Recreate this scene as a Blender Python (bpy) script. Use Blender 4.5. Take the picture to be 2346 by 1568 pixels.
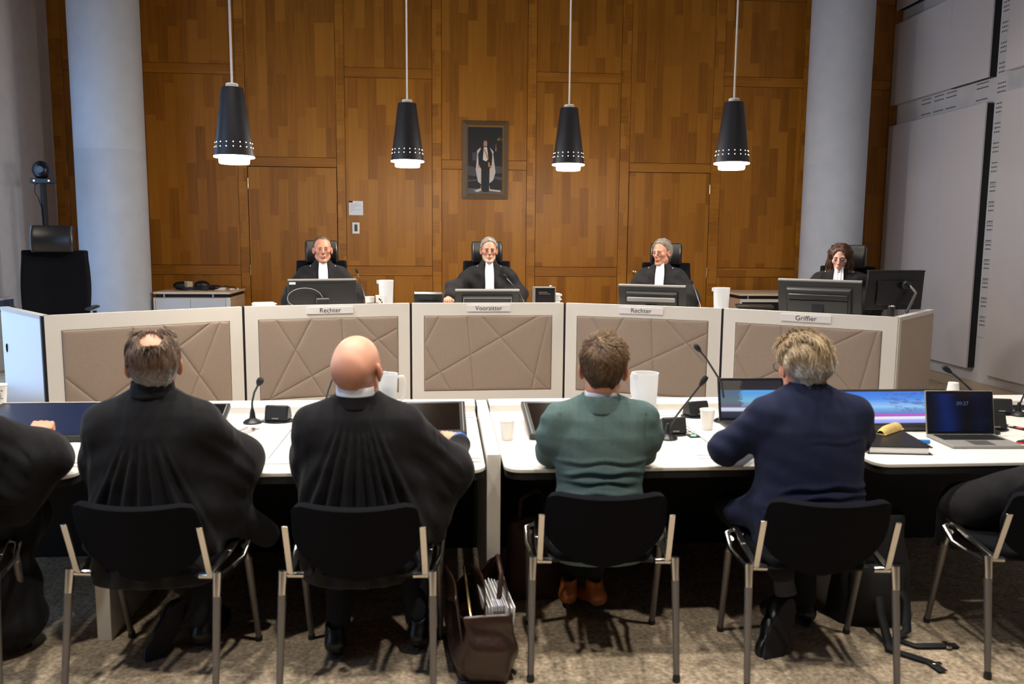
import bpy, math, random
import numpy as np
from mathutils import Vector, Matrix, Euler
random.seed(7); rng = np.random.default_rng(7)
R = math.radians
for o in list(bpy.data.objects): bpy.data.objects.remove(o)
SC = bpy.context.scene
COL = SC.collection

# ------------------------------------------------------------------ camera, world, exposure
cam_d = bpy.data.cameras.new('camera'); cam = bpy.data.objects.new('camera', cam_d); COL.objects.link(cam)
yaw, pitch, roll = 0.08287717, 0.12304555, 0.00825258
fw = Vector((math.sin(yaw)*math.cos(pitch), math.cos(yaw)*math.cos(pitch), -math.sin(pitch)))
ri = Vector((math.cos(yaw), -math.sin(yaw), 0)); up = ri.cross(fw)
ri2 = ri*math.cos(roll)+up*math.sin(roll); up2 = up*math.cos(roll)-ri*math.sin(roll)
m3 = Matrix((ri2, up2, -fw)).transposed()
cam.matrix_world = Matrix.Translation((0, 0, 1.62)) @ m3.to_4x4()
cam_d.sensor_width = 36; cam_d.sensor_fit = 'HORIZONTAL'; cam_d.lens = 1900/2346*36
cam_d.dof.use_dof = True; cam_d.dof.focus_distance = 7.8; cam_d.dof.aperture_fstop = 3.5
cam_d.clip_start = 0.05
SC.camera = cam
vs = SC.view_settings
vs.view_transform = 'Standard'; vs.look = 'None'; vs.gamma = 1; vs.use_curve_mapping = False
vs.exposure = 0.0
W = bpy.data.worlds.new('world'); SC.world = W; W.use_nodes = True
bg = W.node_tree.nodes['Background']; bg.inputs[0].default_value = (0.36, 0.60, 1.0, 1); bg.inputs[1].default_value = 4.2

def light(name, kind, loc, power, color, size=0.1, rot=(0, 0, 0), spot=None, blend=0.5, sizey=None, parent=None):
    d = bpy.data.lights.new(name, kind); d.energy = power; d.color = color
    if kind == 'AREA':
        d.shape = 'RECTANGLE' if sizey else 'DISK'; d.size = size
        if sizey: d.size_y = sizey
    else: d.shadow_soft_size = size
    if spot: d.spot_size = R(spot); d.spot_blend = blend
    o = bpy.data.objects.new(name, d); o.location = loc; o.rotation_euler = rot; COL.objects.link(o)
    if parent: o.parent = parent
    return o
WARM = (1.0, 0.925, 0.83)
# daylight enters through the two windows of the left wall (portals guide the sky light)
for (y0, y1, z0, z1) in ((7.15, 8.75, 0.05, 3.2), (0.6, 5.2, 1.3, 3.6)):
    p = light('window_daylight', 'AREA', (-4.74, (y0+y1)/2, (z0+z1)/2), 1, (1, 1, 1), z1-z0, (0, R(-90), 0), sizey=y1-y0)
    p.data.cycles.is_portal = True

# ------------------------------------------------------------------ mesh helpers
class MB:
    def __init__(s): s.v = []; s.f = []
    def add(s, V, F, M=None):
        b = len(s.v)
        for p in V:
            p = Vector(p)
            s.v.append(tuple(M @ p) if M is not None else tuple(p))
        s.f += [tuple(i+b for i in f) for f in F]
        return s
    def hexa(s, P, M=None):
        return s.add(P, [(0, 3, 2, 1), (4, 5, 6, 7), (0, 1, 5, 4), (1, 2, 6, 5), (2, 3, 7, 6), (3, 0, 4, 7)], M)
    def box(s, x0, x1, y0, y1, z0, z1, M=None):
        return s.hexa([(x0, y0, z0), (x1, y0, z0), (x1, y1, z0), (x0, y1, z0), (x0, y0, z1), (x1, y0, z1), (x1, y1, z1), (x0, y1, z1)], M)
    def tube(s, pts, r, n=8, M=None, flat=1.0):
        P = [Vector(p) for p in pts]; k = len(P)
        rr = list(r) if isinstance(r, (list, tuple)) else [r]*k
        t0 = (P[1]-P[0]).normalized(); ref = Vector((0, 0, 1)) if abs(t0.z) < .9 else Vector((1, 0, 0))
        u = t0.cross(ref).normalized(); V = []; F = []
        for i in range(k):
            t = (P[min(i+1, k-1)]-P[max(i-1, 0)]).normalized()
            u = (u-t*u.dot(t)).normalized(); w = t.cross(u)
            for j in range(n):
                a = 2*math.pi*j/n; V.append(P[i]+(u*math.cos(a)+w*math.sin(a)*flat)*rr[i])
        for i in range(k-1):
            for j in range(n):
                F.append((i*n+j, i*n+(j+1) % n, (i+1)*n+(j+1) % n, (i+1)*n+j))
        F.append(tuple(range(n-1, -1, -1))); F.append(tuple((k-1)*n+j for j in range(n)))
        return s.add(V, F, M)
    def cyl(s, p0, p1, r0, r1=None, n=20, M=None): return s.tube([p0, p1], [r0, r0 if r1 is None else r1], n, M)
    def lathe(s, prof, n=40, M=None, c=(0, 0, 0), caps=True):
        V = []; F = []; k = len(prof)
        for r, z in prof:
            for j in range(n):
                a = 2*math.pi*j/n; V.append((c[0]+r*math.cos(a), c[1]+r*math.sin(a), c[2]+z))
        for i in range(k-1):
            for j in range(n): F.append((i*n+j, i*n+(j+1) % n, (i+1)*n+(j+1) % n, (i+1)*n+j))
        if caps:
            if prof[0][0] > 1e-6: F.append(tuple(range(n-1, -1, -1)))
            if prof[-1][0] > 1e-6: F.append(tuple((k-1)*n+j for j in range(n)))
        return s.add(V, F, M)
    def ball(s, c, r, n=16, m=10, M=None):
        rx, ry, rz = (r, r, r) if not isinstance(r, (tuple, list)) else r
        V = []; F = []
        for i in range(1, m):
            ph = math.pi*i/m
            for j in range(n):
                a = 2*math.pi*j/n; V.append((c[0]+rx*math.sin(ph)*math.cos(a), c[1]+ry*math.sin(ph)*math.sin(a), c[2]+rz*math.cos(ph)))
        V.append((c[0], c[1], c[2]+rz)); V.append((c[0], c[1], c[2]-rz)); T = len(V)-2
        for i in range(m-2):
            for j in range(n): F.append((i*n+j, (i+1)*n+j, (i+1)*n+(j+1) % n, i*n+(j+1) % n))
        for j in range(n):
            F.append((T, j, (j+1) % n)); F.append((T+1, (m-2)*n+(j+1) % n, (m-2)*n+j))
        return s.add(V, F, M)
    def prism(s, poly, z0, z1, M=None):
        n = len(poly); V = [(x, y, z0) for x, y in poly]+[(x, y, z1) for x, y in poly]
        F = [tuple(range(n-1, -1, -1)), tuple(range(n, 2*n))]+[(i, (i+1) % n, n+(i+1) % n, n+i) for i in range(n)]
        return s.add(V, F, M)
    def grid(s, fn, nu, nv, M=None, flip=False):
        V = [fn(i/nu, j/nv) for j in range(nv+1) for i in range(nu+1)]; F = []
        for j in range(nv):
            for i in range(nu):
                a = j*(nu+1)+i; q = (a, a+1, a+nu+2, a+nu+1); F.append(q[::-1] if flip else q)
        return s.add(V, F, M)
    def build(s, name, mat, parent=None, bevel=0, smooth=40, seg=2, solid=0):
        me = bpy.data.meshes.new(name); me.from_pydata(s.v, [], s.f); me.validate(); me.update()
        return finish(me, name, mat, parent, bevel, smooth, seg, solid)
def finish(me, name, mat, parent=None, bevel=0, smooth=40, seg=2, solid=0):
    o = bpy.data.objects.new(name, me); COL.objects.link(o)
    if mat is not None: me.materials.append(mat)
    if smooth:
        me.polygons.foreach_set('use_smooth', np.ones(len(me.polygons), dtype=bool))
        if smooth < 180: me.set_sharp_from_angle(angle=R(smooth))
    if solid:
        m = o.modifiers.new('solid', 'SOLIDIFY'); m.thickness = solid; m.offset = 0
    if bevel:
        m = o.modifiers.new('bevel', 'BEVEL'); m.width = bevel; m.segments = seg; m.limit_method = 'ANGLE'; m.angle_limit = R(40)
        m.harden_normals = False
    if parent is not None: o.parent = parent
    return o
def npmesh(V, F, name, mat, parent=None, smooth=180, col=None):
    me = bpy.data.meshes.new(name); V = np.asarray(V, dtype=np.float32); F = np.asarray(F, dtype=np.int32)
    me.vertices.add(len(V)); me.vertices.foreach_set('co', V.ravel())
    k = F.shape[1]; me.loops.add(F.size); me.loops.foreach_set('vertex_index', F.ravel())
    me.polygons.add(len(F)); me.polygons.foreach_set('loop_start', np.arange(0, F.size, k, dtype=np.int32))
    me.update(calc_edges=True)
    if col is not None:
        a = me.color_attributes.new('Col', 'FLOAT_COLOR', 'POINT')
        c = np.ones((len(V), 4), dtype=np.float32); c[:, :3] = col; a.data.foreach_set('color', c.ravel())
    return finish(me, name, mat, parent, smooth=smooth)
def tag(o, label=None, cat=None, group=None, kind=None):
    if label: o['label'] = label
    if cat: o['category'] = cat
    if group: o['group'] = group
    if kind: o['kind'] = kind
    return o
def thing(name, label, cat, loc=(0, 0, 0), rz=0, group=None, scale=1.0, kind=None):
    o = bpy.data.objects.new(name, None); COL.objects.link(o); o.empty_display_size = .1
    o.location = loc; o.rotation_euler = (0, 0, R(rz)); o.scale = (scale,)*3
    return tag(o, label, cat, group, kind)
def struct(name, mb, mat, parent=None, **k):
    o = mb.build(name, mat, parent, **k)
    if parent is None: o['kind'] = 'structure'
    return o
def dup(root, loc, rz, label, group=None, scale=None):
    r = root.copy(); COL.objects.link(r); r.location = loc; r.rotation_euler = (0, 0, R(rz))
    r['label'] = label
    if group: r['group'] = group
    if scale: r.scale = (scale,)*3
    for ch in list(root.children):
        c = ch.copy(); COL.objects.link(c); c.parent = r
        for g in list(ch.children):
            d = g.copy(); COL.objects.link(d); d.parent = c
    return r
def text_mesh(txt, size, name, mat, parent, loc, rot=(R(90), 0, 0), extrude=.0006, align='CENTER', sx=1.0):
    c = bpy.data.curves.new(name, 'FONT'); c.body = txt; c.size = size; c.extrude = extrude; c.align_x = align; c.align_y = 'CENTER'
    t = bpy.data.objects.new(name, c); COL.objects.link(t)
    me = bpy.data.meshes.new_from_object(t.evaluated_get(bpy.context.evaluated_depsgraph_get()))
    bpy.data.objects.remove(t); bpy.data.curves.remove(c)
    me.name = name; me.materials.clear()
    o = finish(me, name, mat, parent, smooth=0); o.location = loc; o.rotation_euler = rot; o.scale = (sx, 1, 1)
    return o

# ------------------------------------------------------------------ materials
def lin(c):
    return tuple(((x/255)/12.92 if x/255 <= .04045 else ((x/255+.055)/1.055)**2.4) for x in c)
def mat(name, rgb, rough=.5, metal=0, spec=.5, noise=0, nscale=30, bump=0, bscale=200, sheen=0, emit=0, coat=0, trans=0, alpha=None, stretch=None, linear=False):
    m = bpy.data.materials.new(name); m.use_nodes = True; nt = m.node_tree; b = nt.nodes['Principled BSDF']
    c = rgb if linear else lin(rgb)
    b.inputs['Base Color'].default_value = (*c, 1); b.inputs['Roughness'].default_value = rough; b.inputs['Metallic'].default_value = metal
    b.inputs['Specular IOR Level'].default_value = spec
    if sheen: b.inputs['Sheen Weight'].default_value = sheen; b.inputs['Sheen Roughness'].default_value = .5
    if coat: b.inputs['Coat Weight'].default_value = coat
    if trans: b.inputs['Transmission Weight'].default_value = trans
    if emit: b.inputs['Emission Color'].default_value = (*c, 1); b.inputs['Emission Strength'].default_value = emit
    if alpha is not None: b.inputs['Alpha'].default_value = alpha
    if noise or bump:
        tc = nt.nodes.new('ShaderNodeTexCoord'); src = tc.outputs['Object']
        if stretch:
            mp = nt.nodes.new('ShaderNodeMapping'); mp.inputs['Scale'].default_value = stretch
            nt.links.new(src, mp.inputs['Vector']); src = mp.outputs['Vector']
    if noise:
        n = nt.nodes.new('ShaderNodeTexNoise'); n.inputs['Scale'].default_value = nscale; n.inputs['Detail'].default_value = 5
        nt.links.new(src, n.inputs['Vector'])
        mx = nt.nodes.new('ShaderNodeMixRGB'); mx.blend_type = 'MIX'
        mx.inputs['Color1'].default_value = (*[x*(1-noise) for x in c], 1); mx.inputs['Color2'].default_value = (*[min(1, x*(1+noise)) for x in c], 1)
        rp = nt.nodes.new('ShaderNodeValToRGB'); rp.color_ramp.elements[0].position = .3; rp.color_ramp.elements[1].position = .7
        nt.links.new(n.outputs['Fac'], rp.inputs['Fac']); nt.links.new(rp.outputs['Color'], mx.inputs['Fac'])
        nt.links.new(mx.outputs['Color'], b.inputs['Base Color'])
    if bump:
        n2 = nt.nodes.new('ShaderNodeTexNoise'); n2.inputs['Scale'].default_value = bscale; n2.inputs['Detail'].default_value = 3
        nt.links.new(src, n2.inputs['Vector'])
        bp = nt.nodes.new('ShaderNodeBump'); bp.inputs['Strength'].default_value = bump; bp.inputs['Distance'].default_value = .004
        nt.links.new(n2.outputs['Fac'], bp.inputs['Height']); nt.links.new(bp.outputs['Normal'], b.inputs['Normal'])
    return m
def vcol_mat(name, rough=.5, spec=.4, bump=0, bscale=300, sss=0):
    m = mat(name, (128, 128, 128), rough, spec=spec, bump=bump, bscale=bscale); nt = m.node_tree; b = nt.nodes['Principled BSDF']
    a = nt.nodes.new('ShaderNodeVertexColor'); a.layer_name = 'Col'; nt.links.new(a.outputs['Color'], b.inputs['Base Color'])
    if sss:
        b.inputs['Subsurface Weight'].default_value = sss; b.inputs['Subsurface Radius'].default_value = (.008, .003, .0015); b.inputs['Subsurface Scale'].default_value = 1
    return m
class NT:
    """tiny node-graph helper"""
    def __init__(s, m): s.nt = m.node_tree; s.b = s.nt.nodes['Principled BSDF']
    def n(s, t, **k):
        x = s.nt.nodes.new(t)
        for a, v in k.items(): setattr(x, a, v)
        return x
    def l(s, a, b): s.nt.links.new(a, b)
    def math(s, op, a, b=None, c=None):
        x = s.n('ShaderNodeMath', operation=op)
        for i, v in enumerate((a, b, c)):
            if v is None: continue
            if isinstance(v, (int, float)): x.inputs[i].default_value = v
            else: s.l(v, x.inputs[i])
        return x.outputs[0]
def wood_mat(name, vertical=True, stave=.115, length=.62, dark=(126, 75, 16), mid=(162, 103, 27), light_=(182, 121, 38)):
    """oak staves of random tone and length; vertical or horizontal grain"""
    m = mat(name, mid, .42, spec=.35); g = NT(m)
    tc = g.n('ShaderNodeTexCoord'); sx = g.n('ShaderNodeSeparateXYZ'); g.l(tc.outputs['Object'], sx.inputs[0])
    oi = g.n('ShaderNodeObjectInfo')
    a, l = (sx.outputs['X'], sx.outputs['Z']) if vertical else (sx.outputs['Z'], sx.outputs['X'])
    off = g.math('MULTIPLY', oi.outputs['Random'], 37.0)
    col = g.math('FLOOR', g.math('ADD', g.math('DIVIDE', a, stave), off))
    wn = g.n('ShaderNodeTexWhiteNoise', noise_dimensions='1D'); g.l(col, wn.inputs['W'])
    row = g.math('FLOOR', g.math('ADD', g.math('DIVIDE', l, length), g.math('MULTIPLY', wn.outputs['Value'], 9.0)))
    cv = g.n('ShaderNodeCombineXYZ'); g.l(col, cv.inputs[0]); g.l(row, cv.inputs[1])
    w2 = g.n('ShaderNodeTexWhiteNoise', noise_dimensions='2D'); g.l(cv.outputs[0], w2.inputs['Vector'])
    # grain
    mp = g.n('ShaderNodeMapping'); g.l(tc.outputs['Object'], mp.inputs['Vector'])
    mp.inputs['Scale'].default_value = (38, 38, 1.6) if vertical else (1.6, 38, 38)
    av = g.n('ShaderNodeVectorMath', operation='ADD'); g.l(mp.outputs[0], av.inputs[0]); g.l(w2.outputs['Color'], av.inputs[1])
    sc = g.n('ShaderNodeVectorMath', operation='MULTIPLY_ADD'); g.l(w2.outputs['Color'], sc.inputs[0]); sc.inputs[1].default_value = (50, 50, 50); g.l(mp.outputs[0], sc.inputs[2])
    nz = g.n('ShaderNodeTexNoise'); nz.inputs['Scale'].default_value = 1.0; nz.inputs['Detail'].default_value = 6; nz.inputs['Roughness'].default_value = .6
    g.l(sc.outputs[0], nz.inputs['Vector'])
    f = g.math('ADD', g.math('MULTIPLY', w2.outputs['Value'], .42), g.math('MULTIPLY_ADD', nz.outputs['Fac'], .6, .02))
    rp = g.n('ShaderNodeValToRGB'); e = rp.color_ramp.elements
    e[0].position = .15; e[0].color = (*lin(dark), 1); e[1].position = .9; e[1].color = (*lin(light_), 1)
    x = e.new(.52); x.color = (*lin(mid), 1)
    g.l(f, rp.inputs['Fac']); g.l(rp.outputs['Color'], g.b.inputs['Base Color'])
    bp = g.n('ShaderNodeBump'); bp.inputs['Strength'].default_value = .12; bp.inputs['Distance'].default_value = .002
    g.l(nz.outputs['Fac'], bp.inputs['Height']); g.l(bp.outputs[0], g.b.inputs['Normal'])
    return m
M = {}
M['wood_v'] = wood_mat('oak_staves_upright'); M['wood_h'] = wood_mat('oak_blocks_across', False, .16, .11, (130, 78, 18), (166, 106, 29), (186, 126, 42))
M['wood_r'] = wood_mat('oak_rail', False, .13, .75, (132, 80, 20), (162, 102, 27), (178, 118, 36))
M['gap'] = mat('dark_gap', (22, 14, 9), .9)
M['wall'] = mat('grey_wall_paint', (204, 203, 207), .85, noise=.04, nscale=8, bump=.15, bscale=120)
M['acoustic'] = mat('grey_acoustic_cloth', (202, 199, 204), .95, noise=.05, nscale=160, bump=.25, bscale=500)
M['column'] = mat('pale_grey_column_plaster', (192, 198, 208), .8, noise=.04, nscale=6, bump=.12, bscale=90)
M['ceiling'] = mat('grey_ceiling', (74, 72, 70), .9)
M['black_edge'] = mat('black_edge', (14, 14, 18), .6)
M['white'] = mat('cream_white_laminate', (222, 218, 210), .38, spec=.4, noise=.012, nscale=4)
M['white_gloss'] = mat('gloss_white_laminate', (240, 242, 244), .24, spec=.6)
M['tabletop'] = mat('warm_white_table_laminate', (234, 230, 222), .4, spec=.4)
M['beige_side'] = mat('beige_laminate', (186, 172, 154), .6)
M['black'] = mat('matt_black', (10, 10, 11), .7)
M['black_plastic'] = mat('black_plastic', (22, 22, 24), .38)
M['grey_plastic'] = mat('dark_grey_plastic', (38, 38, 40), .4)
M['silver_plastic'] = mat('silver_grey_plastic', (140, 138, 135), .38)
M['screen_off'] = mat('dark_glass_screen', (10, 11, 14), .12, spec=.6)
M['chrome'] = mat('cast_aluminium', (205, 203, 200), .22, metal=1)
M['leg_grey'] = mat('grey_painted_tube', (118, 114, 112), .4, metal=.6)
M['brass'] = mat('brass', (214, 186, 128), .25, metal=1)
M['leather'] = mat('black_leather', (22, 21, 21), .34, spec=.55, bump=.15, bscale=260)
M['seat_cloth'] = mat('black_seat_cloth', (14, 15, 20), .95, spec=.12, noise=.25, nscale=400, bump=.3, bscale=900)
M['robe'] = mat('black_wool_robe', (21, 20, 23), .8, spec=.2, noise=.12, nscale=60, bump=.15, bscale=700, sheen=.06)
def drape(m, scale, dist, strength=.6):
    g = NT(m); tc = g.n('ShaderNodeTexCoord'); mp = g.n('ShaderNodeMapping'); mp.inputs['Scale'].default_value = (1, 1, .45); g.l(tc.outputs['Object'], mp.inputs['Vector'])
    n = g.n('ShaderNodeTexNoise'); n.inputs['Scale'].default_value = scale; n.inputs['Detail'].default_value = 1.2; n.inputs['Distortion'].default_value = .8; g.l(mp.outputs[0], n.inputs['Vector'])
    b = g.n('ShaderNodeBump'); b.inputs['Strength'].default_value = strength; b.inputs['Distance'].default_value = dist; g.l(n.outputs['Fac'], b.inputs['Height'])
    lk = g.b.inputs['Normal'].links
    if lk: g.l(lk[0].from_socket, b.inputs['Normal'])
    g.l(b.outputs[0], g.b.inputs['Normal'])
drape(M['robe'], 9, .04, .55)
M['robe_satin'] = mat('black_satin_facing', (20, 20, 22), .55, bump=.1, bscale=400)
M['navy'] = mat('navy_suit_wool', (33, 38, 62), .85, spec=.15, noise=.12, nscale=500, bump=.2, bscale=900, sheen=.03); drape(M['navy'], 12, .012)
M['trousers'] = mat('dark_trousers', (16, 17, 24), .9)
M['shirt'] = mat('white_shirt_cotton', (226, 228, 234), .8)
M['blue_shirt'] = mat('blue_shirt_cotton', (120, 150, 205), .8)
M['jabot'] = mat('white_pleated_jabot', (238, 238, 242), .8)
M['shoe'] = mat('black_shoe_leather', (14, 13, 13), .35)
M['sole'] = mat('grey_rubber_sole', (34, 34, 38), .8)
M['brown_shoe'] = mat('tan_shoe_leather', (150, 84, 38), .3)
M['brown_bag'] = mat('brown_bag_leather', (46, 29, 22), .32, spec=.5, noise=.3, nscale=14, bump=.4, bscale=40)
M['nylon'] = mat('black_nylon', (14, 15, 17), .75, bump=.3, bscale=500)
M['maroon'] = mat('maroon_leather', (56, 22, 20), .6)
M['paper'] = mat('white_paper', (236, 236, 236), .8)
M['ink'] = mat('dark_ink', (40, 40, 44), .8)
M['navy_ink'] = mat('navy_print', (28, 28, 90), .8)
M['yellow'] = mat('yellow_paper', (250, 216, 40), .8)
M['cup'] = mat('white_paper_cup', (240, 236, 228), .6)
M['skin'] = vcol_mat('skin', .48, .4, bump=.06, bscale=260, sss=.15)
M['hair'] = vcol_mat('hair', .45, .45)
M['eye'] = vcol_mat('eye', .12, .6)
def jug_mat():
    m = mat('frosted_plastic', (238, 240, 242), .3); g = NT(m)
    t = g.n('ShaderNodeBsdfTransparent'); t.inputs[0].default_value = (.96, .97, .98, 1)
    tl = g.n('ShaderNodeBsdfTranslucent'); tl.inputs[0].default_value = (.95, .95, .95, 1)
    m1 = g.n('ShaderNodeMixShader'); m1.inputs[0].default_value = .45; g.l(g.b.outputs[0], m1.inputs[1]); g.l(tl.outputs[0], m1.inputs[2])
    m2 = g.n('ShaderNodeMixShader'); m2.inputs[0].default_value = .35; g.l(m1.outputs[0], m2.inputs[1]); g.l(t.outputs[0], m2.inputs[2])
    g.l(m2.outputs[0], g.nt.nodes['Material Output'].inputs[0]); return m
M['frosted'] = jug_mat()
def glass_mat():
    m = mat('window_glass', (240, 245, 250), .05); g = NT(m)
    t = g.n('ShaderNodeBsdfTransparent'); gl = g.n('ShaderNodeBsdfGlossy'); gl.inputs['Roughness'].default_value = .02
    mx = g.n('ShaderNodeMixShader'); mx.inputs[0].default_value = .08; g.l(t.outputs[0], mx.inputs[1]); g.l(gl.outputs[0], mx.inputs[2])
    g.l(mx.outputs[0], g.nt.nodes['Material Output'].inputs[0]); return m
M['glass'] = glass_mat()
def carpet_mat():
    m = mat('beige_loop_carpet', (150, 136, 116), .95, spec=.1); g = NT(m)
    tc = g.n('ShaderNodeTexCoord')
    n1 = g.n('ShaderNodeTexNoise'); n1.inputs['Scale'].default_value = 55; n1.inputs['Detail'].default_value = 6; g.l(tc.outputs['Object'], n1.inputs['Vector'])
    n2 = g.n('ShaderNodeTexNoise'); n2.inputs['Scale'].default_value = 14; n2.inputs['Detail'].default_value = 3; g.l(tc.outputs['Object'], n2.inputs['Vector'])
    v = g.n('ShaderNodeTexVoronoi'); v.inputs['Scale'].default_value = 30; v.feature = 'DISTANCE_TO_EDGE'
    ds = g.n('ShaderNodeVectorMath', operation='MULTIPLY_ADD'); g.l(n1.outputs['Color'], ds.inputs[0]); ds.inputs[1].default_value = (.05, .05, .05); g.l(tc.outputs['Object'], ds.inputs[2]); g.l(ds.outputs[0], v.inputs['Vector'])
    f = g.math('ADD', g.math('MULTIPLY', n1.outputs['Fac'], .75), g.math('MULTIPLY', n2.outputs['Fac'], .35))
    rp = g.n('ShaderNodeValToRGB'); e = rp.color_ramp.elements; e[0].position = .38; e[0].color = (*lin((134, 118, 98)), 1); e[1].position = .72; e[1].color = (*lin((202, 184, 158)), 1)
    g.l(f, rp.inputs['Fac'])
    mx = g.n('ShaderNodeMixRGB', blend_type='MULTIPLY'); g.l(rp.outputs[0], mx.inputs[1])
    r2 = g.n('ShaderNodeValToRGB'); r2.color_ramp.elements[0].color = (.74, .72, .7, 1); r2.color_ramp.elements[1].position = .06; g.l(v.outputs['Distance'], r2.inputs[0]); g.l(r2.outputs[0], mx.inputs[2]); mx.inputs[0].default_value = 1
    g.l(mx.outputs[0], g.b.inputs['Base Color'])
    bp = g.n('ShaderNodeBump'); bp.inputs['Strength'].default_value = .6; bp.inputs['Distance'].default_value = .006; g.l(n1.outputs['Fac'], bp.inputs['Height']); g.l(bp.outputs[0], g.b.inputs['Normal'])
    return m
M['carpet'] = carpet_mat()
def tweed_mat(name, a, b, scale, bump=.25):
    m = mat(name, a, .95, spec=.1); g = NT(m)
    tc = g.n('ShaderNodeTexCoord'); n1 = g.n('ShaderNodeTexNoise'); n1.inputs['Scale'].default_value = scale; n1.inputs['Detail'].default_value = 4; g.l(tc.outputs['Object'], n1.inputs['Vector'])
    rp = g.n('ShaderNodeValToRGB'); e = rp.color_ramp.elements; e[0].position = .36; e[0].color = (*lin(a), 1); e[1].position = .64; e[1].color = (*lin(b), 1)
    g.l(n1.outputs['Fac'], rp.inputs[0]); g.l(rp.outputs[0], g.b.inputs['Base Color'])
    bp = g.n('ShaderNodeBump'); bp.inputs['Strength'].default_value = bump; bp.inputs['Distance'].default_value = .003; g.l(n1.outputs['Fac'], bp.inputs['Height']); g.l(bp.outputs[0], g.b.inputs['Normal'])
    return m
M['tweed'] = tweed_mat('taupe_wool_felt', (142, 126, 112), (164, 148, 134), 420)
def blazer_mat():
    m = tweed_mat('green_check_wool', (82, 102, 101), (98, 119, 116), 420); g = NT(m)
    tc = g.n('ShaderNodeTexCoord'); sx = g.n('ShaderNodeSeparateXYZ'); g.l(tc.outputs['Object'], sx.inputs[0])
    old = g.b.inputs['Base Color'].links[0].from_socket
    fx = g.math('LESS_THAN', g.math('FRACT', g.math('DIVIDE', sx.outputs['X'], .032)), .09); fz = g.math('LESS_THAN', g.math('FRACT', g.math('DIVIDE', sx.outputs['Z'], .04)), .08)
    f = g.math('MULTIPLY', g.math('MAXIMUM', fx, fz), .12)
    mx = g.n('ShaderNodeMixRGB'); g.l(f, mx.inputs[0]); g.l(old, mx.inputs[1]); mx.inputs[2].default_value = (*lin((54, 82, 92)), 1); g.l(mx.outputs[0], g.b.inputs['Base Color'])
    return m
M['green'] = blazer_mat(); drape(M['green'], 12, .010)
M['shade'] = mat('anthracite_lamp_shade', (33, 31, 35), .42, spec=.5)
M['lamp_white'] = mat('white_lamp_metal', (235, 230, 222), .4)
M['glow'] = mat('lit_lamp_glass', (255, 232, 200), .4, emit=14)
M['glow_hole'] = mat('lit_lamp_holes', (255, 246, 232), .4, emit=7)
M['glow_ceiling'] = mat('lit_downlight', (255, 232, 205), .4, emit=6)

# ------------------------------------------------------------------ room shell
XL, XR, YB, YF, ZC, PZ = -4.65, 5.85, 10.6, -3.0, 5.6, 0.2
fl = MB(); fl.box(XL-.2, XR+.2, YF, YB+.2, -.1, 0); struct('floor', fl, M['carpet'])
# raised platform behind the judges' bench (plan follows the bench)
BP = [(-2.862, 6.168), (-1.653, 7.003), (-.291, 7.414), (1.101, 7.475), (2.378, 6.897), (3.484, 6.068)]
WL, WR = (-3.554, 6.966), (4.222, 6.814)
pf = MB(); pf.prism([(XL, 7.6), (-3.50, 7.03), (-2.86, 6.27)]+[(x, y+.08) for x, y in BP[1:5]]+[(3.49, 6.16), (4.19, 6.88), (4.31, 7.1), (4.31, YB), (XL, YB)], 0, PZ)
struct('floor_platform', pf, M['carpet'])
ce = MB(); ce.box(XL-.2, XR+.2, YF, YB+.2, ZC, ZC+.1); struct('ceiling', ce, M['ceiling'])
# left wall with two window openings
wl = MB(); T = .12
def wall_with_openings(mb, y0, y1, z0, z1, ops, x0, x1):
    ys = y0
    for (a, b, c, d) in ops:
        mb.box(x0, x1, ys, a, z0, z1); mb.box(x0, x1, a, b, z0, c); mb.box(x0, x1, a, b, d, z1); ys = b
    mb.box(x0, x1, ys, y1, z0, z1)
wall_with_openings(wl, YF, YB, 0, ZC, [(.6, 5.2, 1.3, 3.6), (7.15, 8.75, .05, 3.2)], XL-T, XL)
struct('wall_left', wl, M['wall'], smooth=0)
for i, (y0, y1, z0, z1, n) in enumerate(((7.15, 8.75, .05, 3.2, 2), (.6, 5.2, .9, 3.4, 4))):
    fr = MB(); w = .06
    fr.box(XL-.10, XL-.03, y0, y0+w, z0, z1); fr.box(XL-.10, XL-.03, y1-w, y1, z0, z1); fr.box(XL-.10, XL-.03, y0+w, y1-w, z0, z0+w); fr.box(XL-.10, XL-.03, y0+w, y1-w, z1-w, z1)
    for k in range(1, n): yy = y0+(y1-y0)*k/n; fr.box(XL-.10, XL-.03, yy-.03, yy+.03, z0+w, z1-w)
    f = struct('window_%d' % (i+1), fr, M['lamp_white'])
    g = MB(); g.box(XL-.07, XL-.064, y0+.02, y1-.02, z0+.02, z1-.02); g.build('pane', M['glass'], f, smooth=0)
wf = MB(); wf.box(XL-.2, XR+.2, YF-.1, YF, 0, ZC); struct('wall_front', wf, mat('dark_rear_wall', (92, 88, 86), .9), smooth=0)

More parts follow.
